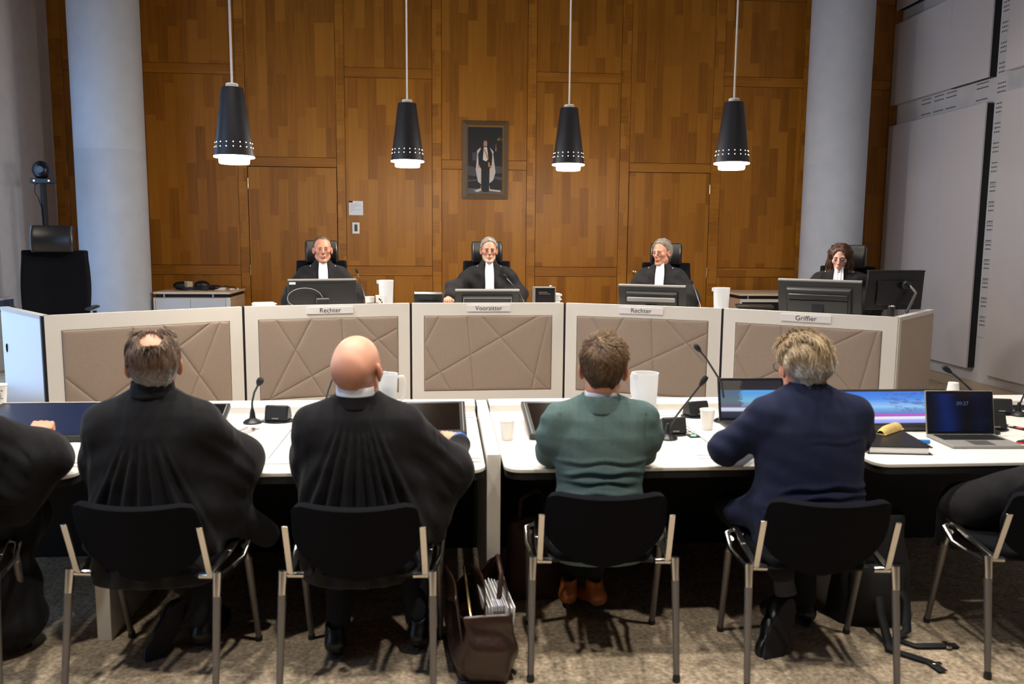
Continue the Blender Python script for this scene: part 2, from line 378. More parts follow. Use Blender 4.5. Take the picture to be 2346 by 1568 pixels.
# back wall: dark backing, oak stiles, rails and panels of upright staves
wb = MB(); wb.box(XL-.2, XR+.2, YB, YB+.12, 0, ZC); wall_back = struct('wall_back', wb, M['gap'], smooth=0)
def board(name, x0, x1, z0, z1, m, t=.035, inset=.0):
    g = .0022; b = MB(); b.box(x0+g, x1-g, YB-t+inset, YB, z0+g, z1-g)
    return b.build(name, m, wall_back, bevel=.0015, smooth=0, seg=1)
stiles = [(-4.65, -4.50), (-3.69, -3.58), (-2.505, -2.392), (-1.31, -1.203), (-.138, -.02), (1.045, 1.16), (2.228, 2.352), (3.412, 3.545), (4.58, 4.70), (5.74, 5.85)]
for a, b in stiles: board('stile', a, b, 0, ZC, M['wood_h'])
for i in range(len(stiles)-1):
    a, b = stiles[i][1], stiles[i+1][0]; wide = i in (0, 1, 3, 5, 7, 8)
    door = i in (2, 6)
    if wide: cuts = [0, 1.155, 1.275, 3.57, 3.69, 4.62, 4.74, ZC]
    else: cuts = [0, 2.485, 2.60, ZC]
    for k in range(len(cuts)-1):
        if door and k == 0: continue
        if k % 2 == 0: board('panel', a, b, cuts[k], cuts[k+1], M['wood_v'], .032)
        else: board('rail', a, b, cuts[k], cuts[k+1], M['wood_r'])
for n, (a, b, hinge, knobx) in enumerate(((-2.392, -1.31, -2.386, None), (2.352, 3.412, 3.408, 2.461))):
    d = MB(); d.box(a+.007, b-.007, YB-.036, YB-.002, PZ+.008, 2.479)
    dr = struct('door_%d' % (n+1), d, M['wood_v'], bevel=.0015, smooth=0)
    for z in (1.155, 2.215):
        h = MB(); h.cyl((hinge, YB-.045, z), (hinge, YB-.045, z+.125), .010, n=10); h.build('hinge', M['brass'], dr)
    if knobx:
        k = MB(); k.lathe([(.032, 0), (.032, .008), (.014, .014), (.012, .04), (.026, .052), (.033, .068), (.028, .084), (.010, .09), (.009, .086)], 28, Matrix.Translation((knobx, YB-.036, 1.212)) @ Matrix.Rotation(R(90), 4, 'X'))
        k.build('door_knob', M['brass'], dr)
# round columns
for nm, x, y in (('column_left', -3.672, 9.7), ('column_right', 4.785, 10.0)):
    c = MB(); c.lathe([(.362, 0), (.362, 2.55), (.3612, 2.553), (.3612, 2.556), (.362, 2.559), (.362, ZC)], 72, c=(x, y, 0)); struct(nm, c, M['column'], smooth=50)
# right wall: masonry strip with vent holes, proud acoustic panels
wr = MB(); wr.box(XR, XR+.12, YF, YB, 0, ZC); wall_right = struct('wall_right', wr, M['wall'], smooth=0)
cells = []
for z0, z1 in ((.25, 3.11), (3.37, 4.38)):
    cells += [(9.36, 10.56, z0, z1), (8.62, 9.357, z0, z1)]
for z0, z1 in ((.225, 3.17), (3.38, 5.4)):
    cells += [(6.0, 8.36, z0, z1), (3.3, 5.75, z0, z1), (.4, 3.05, z0, z1)]
cells += [(8.62, 10.56, 4.55, 5.4)]
for (y0, y1, z0, z1) in cells:
    b = MB(); b.box(XR-.10, XR-.078, y0, y1, z0, z1); b.build('acoustic_panel', M['acoustic'], wall_right, bevel=.004)
    e = MB(); e.box(XR-.078, XR, y0+.004, y1-.004, z0+.006, z1-.006); e.build('panel_batten', M['black_edge'] if y0 > 8.6 and y0 < 9 else M['wall'], wall_right, smooth=0)
vh = MB()
def hole(y, z): vh.cyl((XR-.0015, y, z), (XR+.004, y, z), .0082, n=8)
zz = .78
while zz < 5.2:
    for r in range(3):
        for c in range(5): hole(8.475+.027*c, zz+(r-1)*.045)
    zz += .206
for yy in (9.92, 9.66, 9.42, 8.86):
    for z in (3.15, 3.325):
        for r in range(2):
            for c in range(8): hole(yy+.025*(c-4), z+(r-.5)*.05)
for yy in (8.1, 7.5):
    for z in (3.21, 3.34):
        for r in range(2):
            for c in range(8): hole(yy+.025*(c-4), z+(r-.5)*.04)
vh.build('vent_holes', M['black'], wall_right, smooth=0)
jl = MB()
for k in range(9): jl.box(XR-.001, XR, 8.37, 8.61, .60+k*.206-.002, .60+k*.206+.002)
jl.build('block_joints', M['leg_grey'], wall_right, smooth=0)
sk = MB(); sk.box(XR-.04, XR, YF, YB, 0, .10); sk.box(XR-.03, XR, YF, YB, .10, .105); struct('baseboard_right', sk, M['beige_side'], bevel=.004)

# wall fittings
b = thing('wall_socket_box', 'small grey socket box with dark cover low on the left wall', 'socket box', (XL, 9.1, .9))
x = MB(); x.box(0, .05, -.22, .22, -.07, .07); x.build('housing', M['wall'], b, bevel=.006)
x = MB(); x.box(.048, .056, -.19, .19, -.045, .045); x.build('cover', mat('blue_grey_cover', (70, 84, 110), .4), b, bevel=.003)

def pic(mb_list, parent):
    for nm, polys, z, m in mb_list:
        mb = MB()
        for p in polys: mb.prism(p, z, z+.0008)
        mb.build(nm, m, parent, smooth=0)
P = thing('framed_portrait', 'framed full-length portrait of a person in dark suit and white-edged cape', 'picture', (.522, YB-.036, 2.595))
Mx = Matrix.Rotation(R(90), 4, 'X')
fw_, fh_, bw = .565, .955, .06
fr = MB()
def frame_bars(mb, w, h, b, d0, d1):
    o = [(-w/2, -h/2), (w/2, -h/2), (w/2, h/2), (-w/2, h/2)]; i = [(-w/2+b, -h/2+b), (w/2-b, -h/2+b), (w/2-b, h/2-b), (-w/2+b, h/2-b)]
    for k in range(4):
        a, c = k, (k+1) % 4
        mb.hexa([(o[a][0], -d0, o[a][1]), (o[c][0], -d0, o[c][1]), (o[c][0], 0, o[c][1]), (o[a][0], 0, o[a][1]),
                 (i[a][0], -d1, i[a][1]), (i[c][0], -d1, i[c][1]), (i[c][0], 0, i[c][1]), (i[a][0], 0, i[a][1])])
frame_bars(fr, fw_, fh_, .05, .03, .045); fr.build('frame', mat('worn_bronze_frame', (98, 78, 56), .5, noise=.3, nscale=60, stretch=(4, 4, 1)), P, smooth=0)
sl = MB(); frame_bars(sl, fw_-.098, fh_-.098, .02, .043, .016); sl.build('gilt_slip', mat('gilt_slip', (176, 138, 80), .35, metal=.5), P, smooth=0)
W_, H_ = .215, .41
cv = MB(); cv.box(-W_, W_, -.014, -.004, -H_, H_); canvas = cv.build('picture', mat('dark_picture_ground', (17, 16, 20), .6), P, smooth=0)
def rm(c): return mat('print_tone', c, .6)
def flat(polys, m, lay):
    mb = MB()
    for p in polys: mb.add([(x, -.0145-.0006*lay, z) for x, z in p], [tuple(range(len(p)))])
    return mb.build('print', m, canvas, smooth=0, solid=.0004)
flat([[(-.215, -.41), (.215, -.41), (.215, -.36), (-.215, -.34)]], rm((88, 84, 92)), 1)
flat([[(-.215, -.18), (-.08, -.2), (-.08, -.1), (-.215, -.06)], [(.09, -.16), (.215, -.15), (.215, -.07), (.09, -.06)], [(-.16, .0), (-.1, .0), (-.1, .1), (-.16, .1)], [(-.215, -.26), (-.1, -.25), (-.1, -.23), (-.215, -.235)], [(.1, -.22), (.215, -.24), (.215, -.2), (.1, -.19)]], rm((66, 66, 76)), 1)
flat([[(.125, .12), (.135, .22), (.14, .12)], [(.15, .25), (.16, .285), (.17, .25)], [(.175, .25), (.18, .3), (.187, .25)], [(.2, .25), (.205, .28), (.21, .25)]], rm((190, 130, 60)), 1)
flat([[(-.06, .16), (-.105, .12), (-.1, .08), (-.118, -.12), (-.09, -.26), (-.05, -.29), (-.055, -.34), (-.14, -.37), (-.1, -.39), (-.03, -.36), (-.04, -.05), (-.05, .1)], [(.06, .16), (.105, .11), (.1, .08), (.13, -.14), (.10, -.24), (.05, -.28), (.06, -.35), (.19, -.365), (.19, -.385), (.05, -.37), (.05, -.05), (.07, .1)]], rm((196, 186, 178)), 2)
flat([[(-.05, .15), (-.09, .08), (-.082, -.06), (-.05, -.1), (-.05, -.36), (-.02, -.39), (.05, -.38), (.055, -.1), (.08, -.06), (.09, .08), (.06, .15), (.02, .17), (-.02, .17)]], rm((12, 12, 16)), 3)
flat([[(-.018, .165), (.022, .165), (.04, .02), (.01, -.01), (-.03, .01)]], rm((208, 206, 206)), 4)
flat([[(-.02, .14), (-.004, .14), (.04, .04), (.034, .0)], [(.035, -.02), (.055, -.02), (.06, -.07), (.04, -.08)]], rm((204, 122, 40)), 5)
flat([[(-.02, .175), (.02, .175), (.024, .21), (.016, .24), (-.014, .24), (-.022, .21)], [(-.09, -.06), (-.065, -.06), (-.068, -.09), (-.085, -.09)], [(.06, -.06), (.082, -.06), (.078, -.09), (.065, -.09)]], rm((182, 132, 110)), 5)
flat([[(-.022, .215), (.024, .215), (.02, .25), (-.016, .252)]], rm((70, 48, 34)), 4)

n = thing('paper_notice', 'white printed notice pinned on the oak panel above the thermostat', 'notice', (-1.083, YB-.0335, 1.992))
x = MB(); x.box(-.087, .087, -.003, .0, -.087, .087); x.build('sheet', M['paper'], n, smooth=0)
x = MB(); x.box(-.087, -.040, -.0042, -.003, .067, .087); x.build('blue_header', M['navy_ink'], n, smooth=0)
x = MB()
for k, wd in enumerate((.11, .13, .07, .05, .13, .03)): x.box(-.072, -.072+wd, -.0038, -.003, .045-.017*k, .049-.017*k)
x.build('print_lines', mat('faint_print', (178, 176, 184), .8), n, smooth=0)
n = thing('thermostat', 'white wall thermostat with narrow grey display on the oak panel', 'thermostat', (-1.085, YB-.032, 1.745))
x = MB(); x.box(-.045, .045, -.026, 0, -.07, .07); x.build('case', M['lamp_white'], n, bevel=.004)
x = MB(); x.box(-.018, .018, -.029, -.026, -.04, .045); x.build('display', M['grey_plastic'], n, bevel=.001)

# ------------------------------------------------------------------ lamps
HOLE = []
def pendant(label, x, y, zr, rod_top):
    t = thing('pendant_lamp', label, 'lamp', (x, y, zr), 0, 'pendant lamps over the bench')
    s = MB(); n = 56
    prof = [(.150, 0), (.150, .006), (.083, .52), (.040, .524), (.040, .519), (.080, .515), (.146, .006), (.146, 0)]
    s.lathe(prof, n, caps=False)
    for j in range(n): s.f.append((j, 7*n+j, 7*n+(j+1) % n, (j+1) % n))
    s.build('shade', M['shade'], t, smooth=35)
    ri = MB(); ri.lathe([(.151, -.006), (.153, -.004), (.153, .004), (.1505, .006), (.140, .003), (.140, -.004)], n, caps=False); ri.build('rim', M['glow_hole'], t)
    c = MB(); c.lathe([(.047, .524), (.047, .548), (.043, .552), (.008, .554), (.008, .575)], 28); c.build('cap', M['lamp_white'], t)
    d = MB(); d.lathe([(.135, -.002), (.116, -.004), (.114, -.045), (.108, -.052), (0, -.053)], 48, caps=False); d.build('diffuser', M['glow'], t)
    for z in (.070, .104):
        for j in range(17):
            a = 2*math.pi*(j+.3)/17; r = .150+(.083-.150)*(z-.006)/.514
            if not HOLE: HOLE.append(MB().ball((0, 0, 0), .0040, 8, 6).build('light_hole', M['glow_hole'], t).data); o = [c for c in t.children if c.name.startswith('light_hole')][0]
            else: o = bpy.data.objects.new('light_hole', HOLE[0]); COL.objects.link(o); o.parent = t
            o.location = (r*math.cos(a), r*math.sin(a), z)
    k = MB(); k.cyl((0, 0, .57), (0, 0, rod_top-zr), .0085, n=10); k.build('rod', M['lamp_white'], t)
    k = MB(); k.cyl((0, 0, rod_top-zr), (0, 0, ZC-zr), .004, n=8); k.build('cable', M['black'], t)
    light('lamp_glow', 'POINT', (0, 0, -.09), LAMP_W, WARM, .055, parent=t)
LAMP_W = 66
pendant('leftmost black cone pendant lamp, nearest to the left column', -1.612, 6.7, 2.236, 4.4)
pendant('black cone pendant lamp just left of the framed portrait', -.329, 7.85, 2.327, 3.98)
pendant('black cone pendant lamp just right of the framed portrait', 1.175, 7.9, 2.323, 3.92)
pendant('rightmost black cone pendant lamp, nearest to the right column', 2.510, 7.2, 2.294, 4.02)
def downlight(x, y, power, spot, n, label):
    t = thing('ceiling_downlight', label, 'ceiling light', (x, y, ZC), 0, 'ceiling downlights')
    r = MB(); r.lathe([(.14, 0), (.14, -.012), (.11, -.012), (.11, 0)], 32, caps=False); r.build('trim_ring', M['lamp_white'], t)
    g = MB(); g.lathe([(.11, -.004), (0, -.004)], 32, caps=False); g.build('lit_lens', M['glow_ceiling'], t)
    light('downlight', 'SPOT', (0, 0, -.03), power, WARM, .09, spot=spot, blend=.6, parent=t)
ROWS = [(7.1, (-2.1, -.7, .8, 2.3), 110, 84, 'over the bench'), (4.1, (-2.1, -.7, .75, 2.2), 430, 104, 'over the tables'), (1.3, (-1.9, .2, 2.3), 420, 92, 'behind the chairs'), (7.3, (4.5,), 90, 92, 'beside the right wall'), (4.6, (4.9,), 45, 92, 'beside the right wall')]
for y, xs, pw, sp, w in ROWS:
    for x in xs: downlight(x, y, pw, sp, 0, 'round lit ceiling downlight %s' % w)

# ------------------------------------------------------------------ judges' bench
ZB, ZT = .14, 1.05
PAT_A = [((.118, 0), (.45, 1)), ((.37, 0), (.065, 1)), ((.58, 0), (.62, 1)), ((.69, 0), (1, .58)), ((1, .155), (.06, 1))]
PAT_B = [((.118, 0), (0, .385)), ((0, .385), (.205, 1)), ((.333, 0), (.385, 1)), ((.443, 0), (.965, 1)), ((.896, 0), (.0, .87)), ((.97, 0), (.843, 1))]
PAT_C = [((0, .5), (.27, 1)), ((.39, 0), (.42, .95)), ((.57, 0), (.92, 1)), ((.88, 0), (.08, 1)), ((.935, 0), (.70, 1))]
SECT = []
def section(i, label, pat):
    a = Vector(BP[i]); b = Vector(BP[i+1]); d = b-a; L = d.length; rz = math.degrees(math.atan2(d.y, d.x))
    t = thing('bench_section', label, 'judges bench', (a.x, a.y, 0), rz, 'bench sections'); SECT.append(t)
    g = .010; m = .115
    f = MB()
    f.box(g, L-g, 0, .05, ZT-.112, ZT); f.box(g, L-g, 0, .05, ZB, ZB+.112); f.box(g, m, 0, .05, ZB+.112, ZT-.112); f.box(L-m, L-g, 0, .05, ZB+.112, ZT-.112)
    f.box(m, L-m, .035, .05, ZB+.112, ZT-.112)
    f.build('frame', M['white'], t, smooth=0)
    s = MB(); s.box(-g, g, .006, .05, ZB, ZT-.004); s.build('seam_post', M['black_edge'], t, smooth=0)
    p = MB(); p.box(0, L, .06, .09, 0, ZB); p.build('plinth', M['black'], t, smooth=0)
    # quilted felt panel: grooves pressed along the seams
    w, h = L-2*m-.004, ZT-ZB-.228; nu, nv = 250, 150
    U, V = np.meshgrid(np.linspace(0, 1, nu+1), np.linspace(0, 1, nv+1)); X = U*w; Z = V*h; dep = np.zeros_like(X)
    for (u0, v0), (u1, v1) in pat:
        p0 = np.array([u0*w, v0*h]); e = np.array([u1*w, v1*h])-p0; ll = e@e
        tt = np.clip(((X-p0[0])*e[0]+(Z-p0[1])*e[1])/ll, 0, 1)
        dd = np.hypot(X-p0[0]-tt*e[0], Z-p0[1]-tt*e[1]); dep = np.maximum(dep, .0065*np.exp(-dd/.0045)+.0045*np.exp(-dd/.022))
    edge = np.minimum(np.minimum(X, w-X), np.minimum(Z, h-Z)); dep = np.maximum(dep, .010*np.exp(-edge/.008))
    verts = np.stack([m+.002+X, -.008+dep, ZT-.114-Z], -1).reshape(-1, 3)
    idx = np.arange((nu+1)*(nv+1)).reshape(nv+1, nu+1); F = np.stack([idx[:-1, :-1], idx[1:, :-1], idx[1:, 1:], idx[:-1, 1:]], -1).reshape(-1, 4)
    o = npmesh(verts, F, 'quilted_panel', M['tweed'], t)
    md = o.modifiers.new('solid', 'SOLIDIFY'); md.thickness = .034; md.offset = -1
    # desk behind the front panel
    k = MB(); e0 = .16 if i > 0 else .0; e1 = .16 if i < 4 else .0
    k.prism([(.012, .05), (L-.012, .05), (L-.012+e1-.02, .80), (.012-e0+.02, .80)], .915, .94)
    k.build('desktop', M['white'], t, smooth=0)
    return t, L
SL = ['bench section without a name sign, behind the grey-haired robed lawyer', 'bench section with a Rechter sign, behind the bald lawyer',
      'middle bench section with the Voorzitter sign', 'bench section with a Rechter sign, behind the lawyer in green', 'bench section with the Griffier sign']
LEN = []
for i in range(5): LEN.append(section(i, SL[i], [PAT_C, PAT_A, PAT_B, PAT_A, PAT_B][i])[1])
def side_panel(a, b, m, label, flip):
    a = Vector(a); b = Vector(b); d = b-a; L = d.length; rz = math.degrees(math.atan2(d.y, d.x))
    t = thing('bench_side_panel', label, 'bench side panel', (a.x, a.y, 0), rz)
    y0, y1 = (0, .055) if not flip else (-.055, 0)
    k = MB(); k.box(.012, .07, y0, y1, 0, ZT); k.box(.07, L, y0, y1, ZT-.03, ZT); k.box(.07, L, y0+.002, y1-.002, .0, .05); k.build('edge_frame', M['white'], t, smooth=0)
    k = MB(); k.box(.07, L, y0+.003, y1-.003, .05, ZT-.03); k.build('side_board', m, t, smooth=0)
    return t
side_panel(BP[0], WL, M['white_gloss'], 'glossy white bench side panel catching the window light', True)
side_panel(BP[5], WR, M['beige_side'], 'beige bench side panel beside the right wall', False)
# name signs fixed on the fronts stand proud of the sections
for i, txt, lab in ((1, 'Rechter', 'white name sign reading Rechter, left of the Voorzitter sign'), (2, 'Voorzitter', 'white name sign reading Voorzitter'), (3, 'Rechter', 'white name sign reading Rechter, right of the Voorzitter sign'), (4, 'Griffier', 'white name sign reading Griffier')):
    a = Vector(BP[i]); d = (Vector(BP[i+1])-a); c = a+d*.5+Vector((d.y, -d.x)).normalized()*.006
    t = thing('name_sign', lab, 'sign', (c.x, c.y, 1.004), math.degrees(math.atan2(d.y, d.x)), 'name signs on the bench')
    k = MB(); k.box(-.196, .196, -.004, .006, -.029, .029); k.build('plate', mat('pale_sign_plate', (226, 222, 220), .5), t, bevel=.001)
    text_mesh(txt, .056, 'lettering', M['ink'], t, (0, -.0045, -.001), sx=1.02)

def bpt(i, s, back, z=.94):
    """a point behind bench section i: s along it, back behind its face"""
    a = Vector(BP[i]); d = (Vector(BP[i+1])-a).normalized(); n = Vector((-d.y, d.x)); p = a+d*s+n*back
    return (p.x, p.y, z)
def brz(i): d = Vector(BP[i+1])-Vector(BP[i]); return math.degrees(math.atan2(d.y, d.x))

# ------------------------------------------------------------------ monitors on the bench (seen from the back)
def monitor_flat(label, loc, rz, w, h, zc, tilt=8):
    t = thing('monitor', label, 'monitor', loc, rz, 'monitors on the bench')
    Mt = Matrix.Translation((0, 0, zc)) @ Matrix.Rotation(R(tilt), 4, 'X')
    k = MB(); k.box(-w/2, w/2, 0, .030, -h/2, h/2, Mt); k.build('housing', M['grey_plastic'], t, bevel=.005)
    k = MB(); k.box(-w/2, w/2, -.004, .034, h/2-.012, h/2+.001, Mt); k.build('top_edge', M['silver_plastic'], t, bevel=.002)
    k = MB(); k.box(-w/2+.01, w/2-.01, .030, .033, -h/2+.01, h/2-.016, Mt); k.build('screen', M['screen_off'], t, smooth=0)
    return t, Mt
def foot(t, zc, w=.11):
    k = MB(); k.box(-w/2, w/2, -.055, -.02, .012, zc+.04); k.build('stand', M['grey_plastic'], t, bevel=.006)
    k = MB(); k.box(-.12, .12, -.10, .10, 0, .012); k.build('foot', M['grey_plastic'], t, bevel=.004)
    k = MB(); k.box(-.055, .055, -.022, .002, zc-.04, zc+.045); k.build('mount', M['silver_plastic'], t, bevel=.004)
t, Mt = monitor_flat('flat grey monitor with a looped white cable in front of the left judge', bpt(1, .70, .33), brz(1), .60, .34, .145)
foot(t, .10)
k = MB(); k.box(-.29, -.235, -.0015, 0, .128, .148, Mt); k.build('sticker', M['paper'], t, smooth=0)
k = MB(); k.box(-.21, .2, -.002, 0, .135, .139, Mt); k.build('vent_slot', M['black'], t, smooth=0)
pts = [(-.15, -.05, .012)]+[(-.16+.15*math.cos(a)-.0, -.035, .15+.09*math.sin(a)) for a in np.linspace(math.pi*1.15, math.pi*.08, 14)]+[(.02, -.03, .10)]
k = MB(); k.tube(pts, .0035, 8); k.tube([(-.10, -.05, .012), (-.06, -.04, .07), (0, -.035, .095), (.03, -.03, .09)], .0035, 8); k.build('cable', M['silver_plastic'], t)
def monitor_crt(label, loc, rz, w, h, zc, style, tilt=14):
    t, Mt = monitor_flat(label, loc, rz, w, h, zc, tilt)
    k = MB(); a, b = w*.40, h*.36
    k.hexa([(-a, 0, -b), (a, 0, -b), (a, 0, b), (-a, 0, b), (-a*.93, -.035, -b*.95), (a*.93, -.035, -b*.95), (a*.93, -.035, b*.82), (-a*.93, -.035, b*.82)], Mt)
    k.build('rear_bulge', M['black_plastic'] if style != 2 else M['grey_plastic'], t, bevel=.006)
    if style == 0:
        k = MB(); q = [(-a*.93, b*.84), (a*.93, b*.84), (a*.93, -b*.9), (-a*.93, -b*.9)]
        for (x0, z0), (x1, z1) in zip(q, q[1:]+q[:1]):
            k.tube([(x0, -.037, z0), (x1, -.037, z1)], .004, 6, Mt)
        k.build('trim_line', M['silver_plastic'], t)
    else:
        k = MB(); k.box(-a*.9, a*.9, -.055, -.03, b*.30, b*.62, Mt); k.build('ridge', M['silver_plastic'] if style == 1 else M['black_plastic'], t, bevel=.01)
        if style == 2:
            k = MB(); k.box(-a*.88, a*.88, -.05, -.03, -b*.95, b*.22, Mt); k.build('vent_panel', M['grey_plastic'], t, bevel=.004)
    k = MB(); k.box(-.09, .09, -.08, .1, 0, .012); k.box(-.05, .05, -.05, -.01, .01, zc, Mt @ Matrix.Translation((0, 0, -zc)) if False else Matrix.Identity(4)); k.build('stand', M['black_plastic'], t, bevel=.003)
    return t
monitor_crt('low black monitor back in front of the middle judge', bpt(2, .71, .30), brz(2), .60, .33, .055+.0, 0, 20).location.z += .0
monitor_crt('grey monitor back with silver ridge in front of the right judge', bpt(3, .74, .30), brz(3), .61, .36, .10, 1)
monitor_crt('large dark grey monitor back in front of the long-haired woman', bpt(4, .70, .40), brz(4), .68, .40, .165, 2)
t, Mt = monitor_flat('black monitor on a chrome arm at the right end of the bench', (3.77, 6.66, .94), 4, .51, .33, .285, 4)
for o in t.children:
    if o.name.startswith('housing') or o.name.startswith('top_edge'): o.data.materials[0] = M['black_plastic']
k = MB(); k.box(-.17, .18, -.02, 0, -.12, .08, Mt); k.build('rear_cover', M['black_plastic'], t, bevel=.006)
k = MB(); k.ball((.06, -.05, .33), (.04, .03, .04), 16, 10); k.tube([(.06, -.06, .335), (.125, -.08, .275)], .012, 10); k.build('arm_joint', M['black_plastic'], t)
k = MB(); k.tube([(.075, -.085, .33), (.125, -.085, .27), (.03, -.10, .085)], .009, 10); k.tube([(.10, -.085, .31), (.137, -.085, .27), (.05, -.10, .085)], .006, 8); k.build('arm', M['chrome'], t)
k = MB(); k.cyl((.03, -.10, 0), (.03, -.10, .09), .024, n=16); k.box(-.02, .08, -.15, -.05, 0, .012); k.build('arm_base', M['black_plastic'], t)
t = thing('pen_pot', 'small black cylinder pot with chrome rim beside the monitor arm', 'pot', (3.60, 6.40, .94))
k = MB(); k.lathe([(.026, 0), (.028, .01), (.027, .17), (.022, .17), (.022, .15), (0, .15)], 20); k.build('body', M['black_plastic'], t)
k = MB(); k.lathe([(.028, .168), (.029, .172), (.024, .176), (.022, .172)], 20, caps=False); k.build('rim', M['chrome'], t)

# phone, recorder box, papers, tray
t = thing('desk_phone', 'black desk phone with raised display beside the middle judge', 'phone', bpt(2, .17, .22), brz(2)-6)
Mt = Matrix.Translation((0, 0, .03)) @ Matrix.Rotation(R(35), 4, 'X')
k = MB(); k.box(-.13, .13, -.02, .02, 0, .20, Mt); k.build('display', M['black_plastic'], t, bevel=.006)
k = MB(); k.box(-.10, .10, -.026, -.018, .02, .13, Mt); k.build('rear_stand', M['screen_off'], t, bevel=.004)
k = MB(); k.box(-.12, .12, .0, .2, 0, .035); k.build('base', M['black_plastic'], t, bevel=.006)
t = thing('recorder_box', 'black equipment box with silver edges at the right of the middle section', 'recorder', bpt(2, 1.24, .24), brz(2))
k = MB(); k.box(-.092, .092, -.06, .06, .02, .235); k.build('case', M['black_plastic'], t, bevel=.003)
k = MB()
for x in (-.096, .096): k.box(x-.004, x+.004, -.064, .064, .015, .24)
k.box(-.1, .1, -.064, .064, .235, .242); k.build('metal_edges', M['silver_plastic'], t, bevel=.001)
k = MB(); k.box(-.06, .02, -.0605, -.06, .192, .198); k.box(-.06, .05, -.0605, -.06, .178, .182); k.build('print', M['silver_plastic'], t, smooth=0)
k = MB(); k.lathe([(.02, .242), (.022, .25), (.015, .258), (0, .26)], 16, c=(.06, 0, 0)); k.build('knob', M['chrome'], t)
k = MB(); k.ball((-.11, -.03, .03), (.02, .03, .025), 12, 8); k.box(-.095, -.075, -.05, .05, 0, .02); k.box(.075, .095, -.05, .05, 0, .02); k.build('feet', M['black'], t)
t = thing('paper_stack', 'stack of white papers behind the black equipment box', 'papers', bpt(2, 1.345, .30), brz(2))
k = MB()
for i in range(9): k.box(-.05+random.uniform(-.01, .01), .05+random.uniform(-.01, .01), -.1, .1, .02*i, .02*i+.016)
k.build('sheets', M['paper'], t, smooth=0)
for lab, i, s, bk, w in (('loose white papers left of the desk phone', 2, .06, .2, .11), ('white papers on the bench left end of the Rechter desk by the cables', 1, .12, .2, .16)):
    t = thing('paper_stack', lab, 'papers', bpt(i, s+.06, bk), brz(i)+4)
    k = MB(); k.box(-w/2, w/2, -.12, .12, 0, .09 if i == 2 else .118); k.box(-w/2+.01, w/2+.012, -.12, .1, .09 if i == 2 else .118, .102 if i == 2 else .124); k.build('sheets', M['paper'], t, smooth=0)
t = thing('letter_tray', 'flat black tray on the desk left of the large grey monitor', 'tray', bpt(4, .14, .45), brz(4)+20)
k = MB(); k.box(-.14, .14, -.11, .11, .0, .10); k.box(-.16, .16, -.13, .13, .10, .118); k.build('tray', M['black_plastic'], t, bevel=.004)

# ------------------------------------------------------------------ jugs, cups, microphones
def jug(label, loc, rz=0, h=.21, r0=.056, r1=.070, handle=True, water=.6):
    t = thing('water_jug', label, 'jug', loc, rz, 'frosted water jugs')
    k = MB(); k.lathe([(0, .004), (r0, .0), (r1, h), (r1+.002, h+.002), (r1-.002, h), (r0-.003, .006), (0, .007)], 40, caps=False); k.build('body', M['frosted'], t)
    k = MB(); z1 = h*water; ra = r0-.004; rb = r0+(r1-r0)*water-.004; k.lathe([(0, .008), (ra, .008), (rb, z1), (0, z1)], 36, caps=False); k.build('water', M['frosted'], t)
    k = MB(); k.prism([(-.016, r1-.004), (0, r1+.018), (.016, r1-.004)], h-.03, h+.002); k.build('spout', M['frosted'], t)
    if handle:
        k = MB(); k.tube([(r1-.006, 0, h-.016), (r1+.028, 0, h-.014), (r1+.034, 0, h-.03), (r1+.03, 0, h*.5), (r1+.022, 0, h*.40), (r0, 0, h*.27)], [.008]*6, 10); k.build('handle', M['frosted'], t)
    return t
def cup(label, loc, h=.095, r0=.028, r1=.038, up=True, group='white cups'):
    t = thing('paper_cup', label, 'cup', loc, 0, group)
    k = MB(); pr = [(0, .003), (r0, 0), (r1, h), (r1+.0025, h+.001), (r1+.001, h+.004), (r1-.002, h), (r0-.002, .006), (0, .006)]
    if not up: pr = [(r, h+.002-z) for r, z in pr][::-1]
    k.lathe(pr, 32, caps=False); k.build('body', M['cup'], t)
    return t
jug('frosted jug on the bench between the left and middle judges', bpt(1, 1.27, .30), 90, .30, .058, .068, False, .0)
jug('frosted jug on the bench between the right judge and the woman', bpt(3, 1.36, .28), 90, .27, .060, .072, False, .0)
c1 = cup('white cup on the bench left of the frosted jug', bpt(1, 1.12, .30), .15, .032, .042); 
c2 = cup('printed white cup beside the frosted jug on the bench', bpt(1, 1.20, .24), .165, .036, .040)
k = MB()
for a, z in ((.2, .12), (.5, .10), (-.3, .06), (.15, .05), (-.1, .13), (.6, .03)):
    k.box(-.006, .006, -.0402, -.037, z, z+.014, Matrix.Rotation(a, 4, 'Z'))
k.build('print', M['ink'], c2, smooth=0)
t = thing('glass_tray', 'small black dish under the white cup on the bench', 'dish', bpt(1, 1.12, .18))
k = MB(); k.lathe([(0, 0), (.05, 0), (.056, .105), (0, .105)], 24); k.build('dish', M['black_plastic'], t)
def gooseneck(label, loc, pts, group, hr=.013, hl=.045, base=.045, metal=False, foam=True):
    t = thing('gooseneck_microphone', label, 'microphone', loc, 0, group)
    if base:
        k = MB(); k.lathe([(base, 0), (base, .006), (base*.8, .014), (.016, .024), (.012, .05), (.007, .07), (0, .07)], 32); k.build('base', M['black_plastic'], t)
    k = MB(); k.tube(pts, [.0065]+[.005]*(len(pts)-2)+[.005], 8); k.build('neck', M['chrome'] if metal else M['black_plastic'], t)
    e = Vector(pts[-1]); d = (e-Vector(pts[-2])).normalized(); q = d.to_track_quat('Z', 'Y').to_matrix().to_4x4()
    k = MB(); k.lathe([(0, -.01), (.007, -.008), (hr*.8, .004), (hr, .014), (hr, hl*.7), (hr*.75, hl*.93), (0, hl)], 20, Matrix.Translation(e) @ q); k.build('head', M['nylon'], t)
    return t
G = 'microphones on the bench'
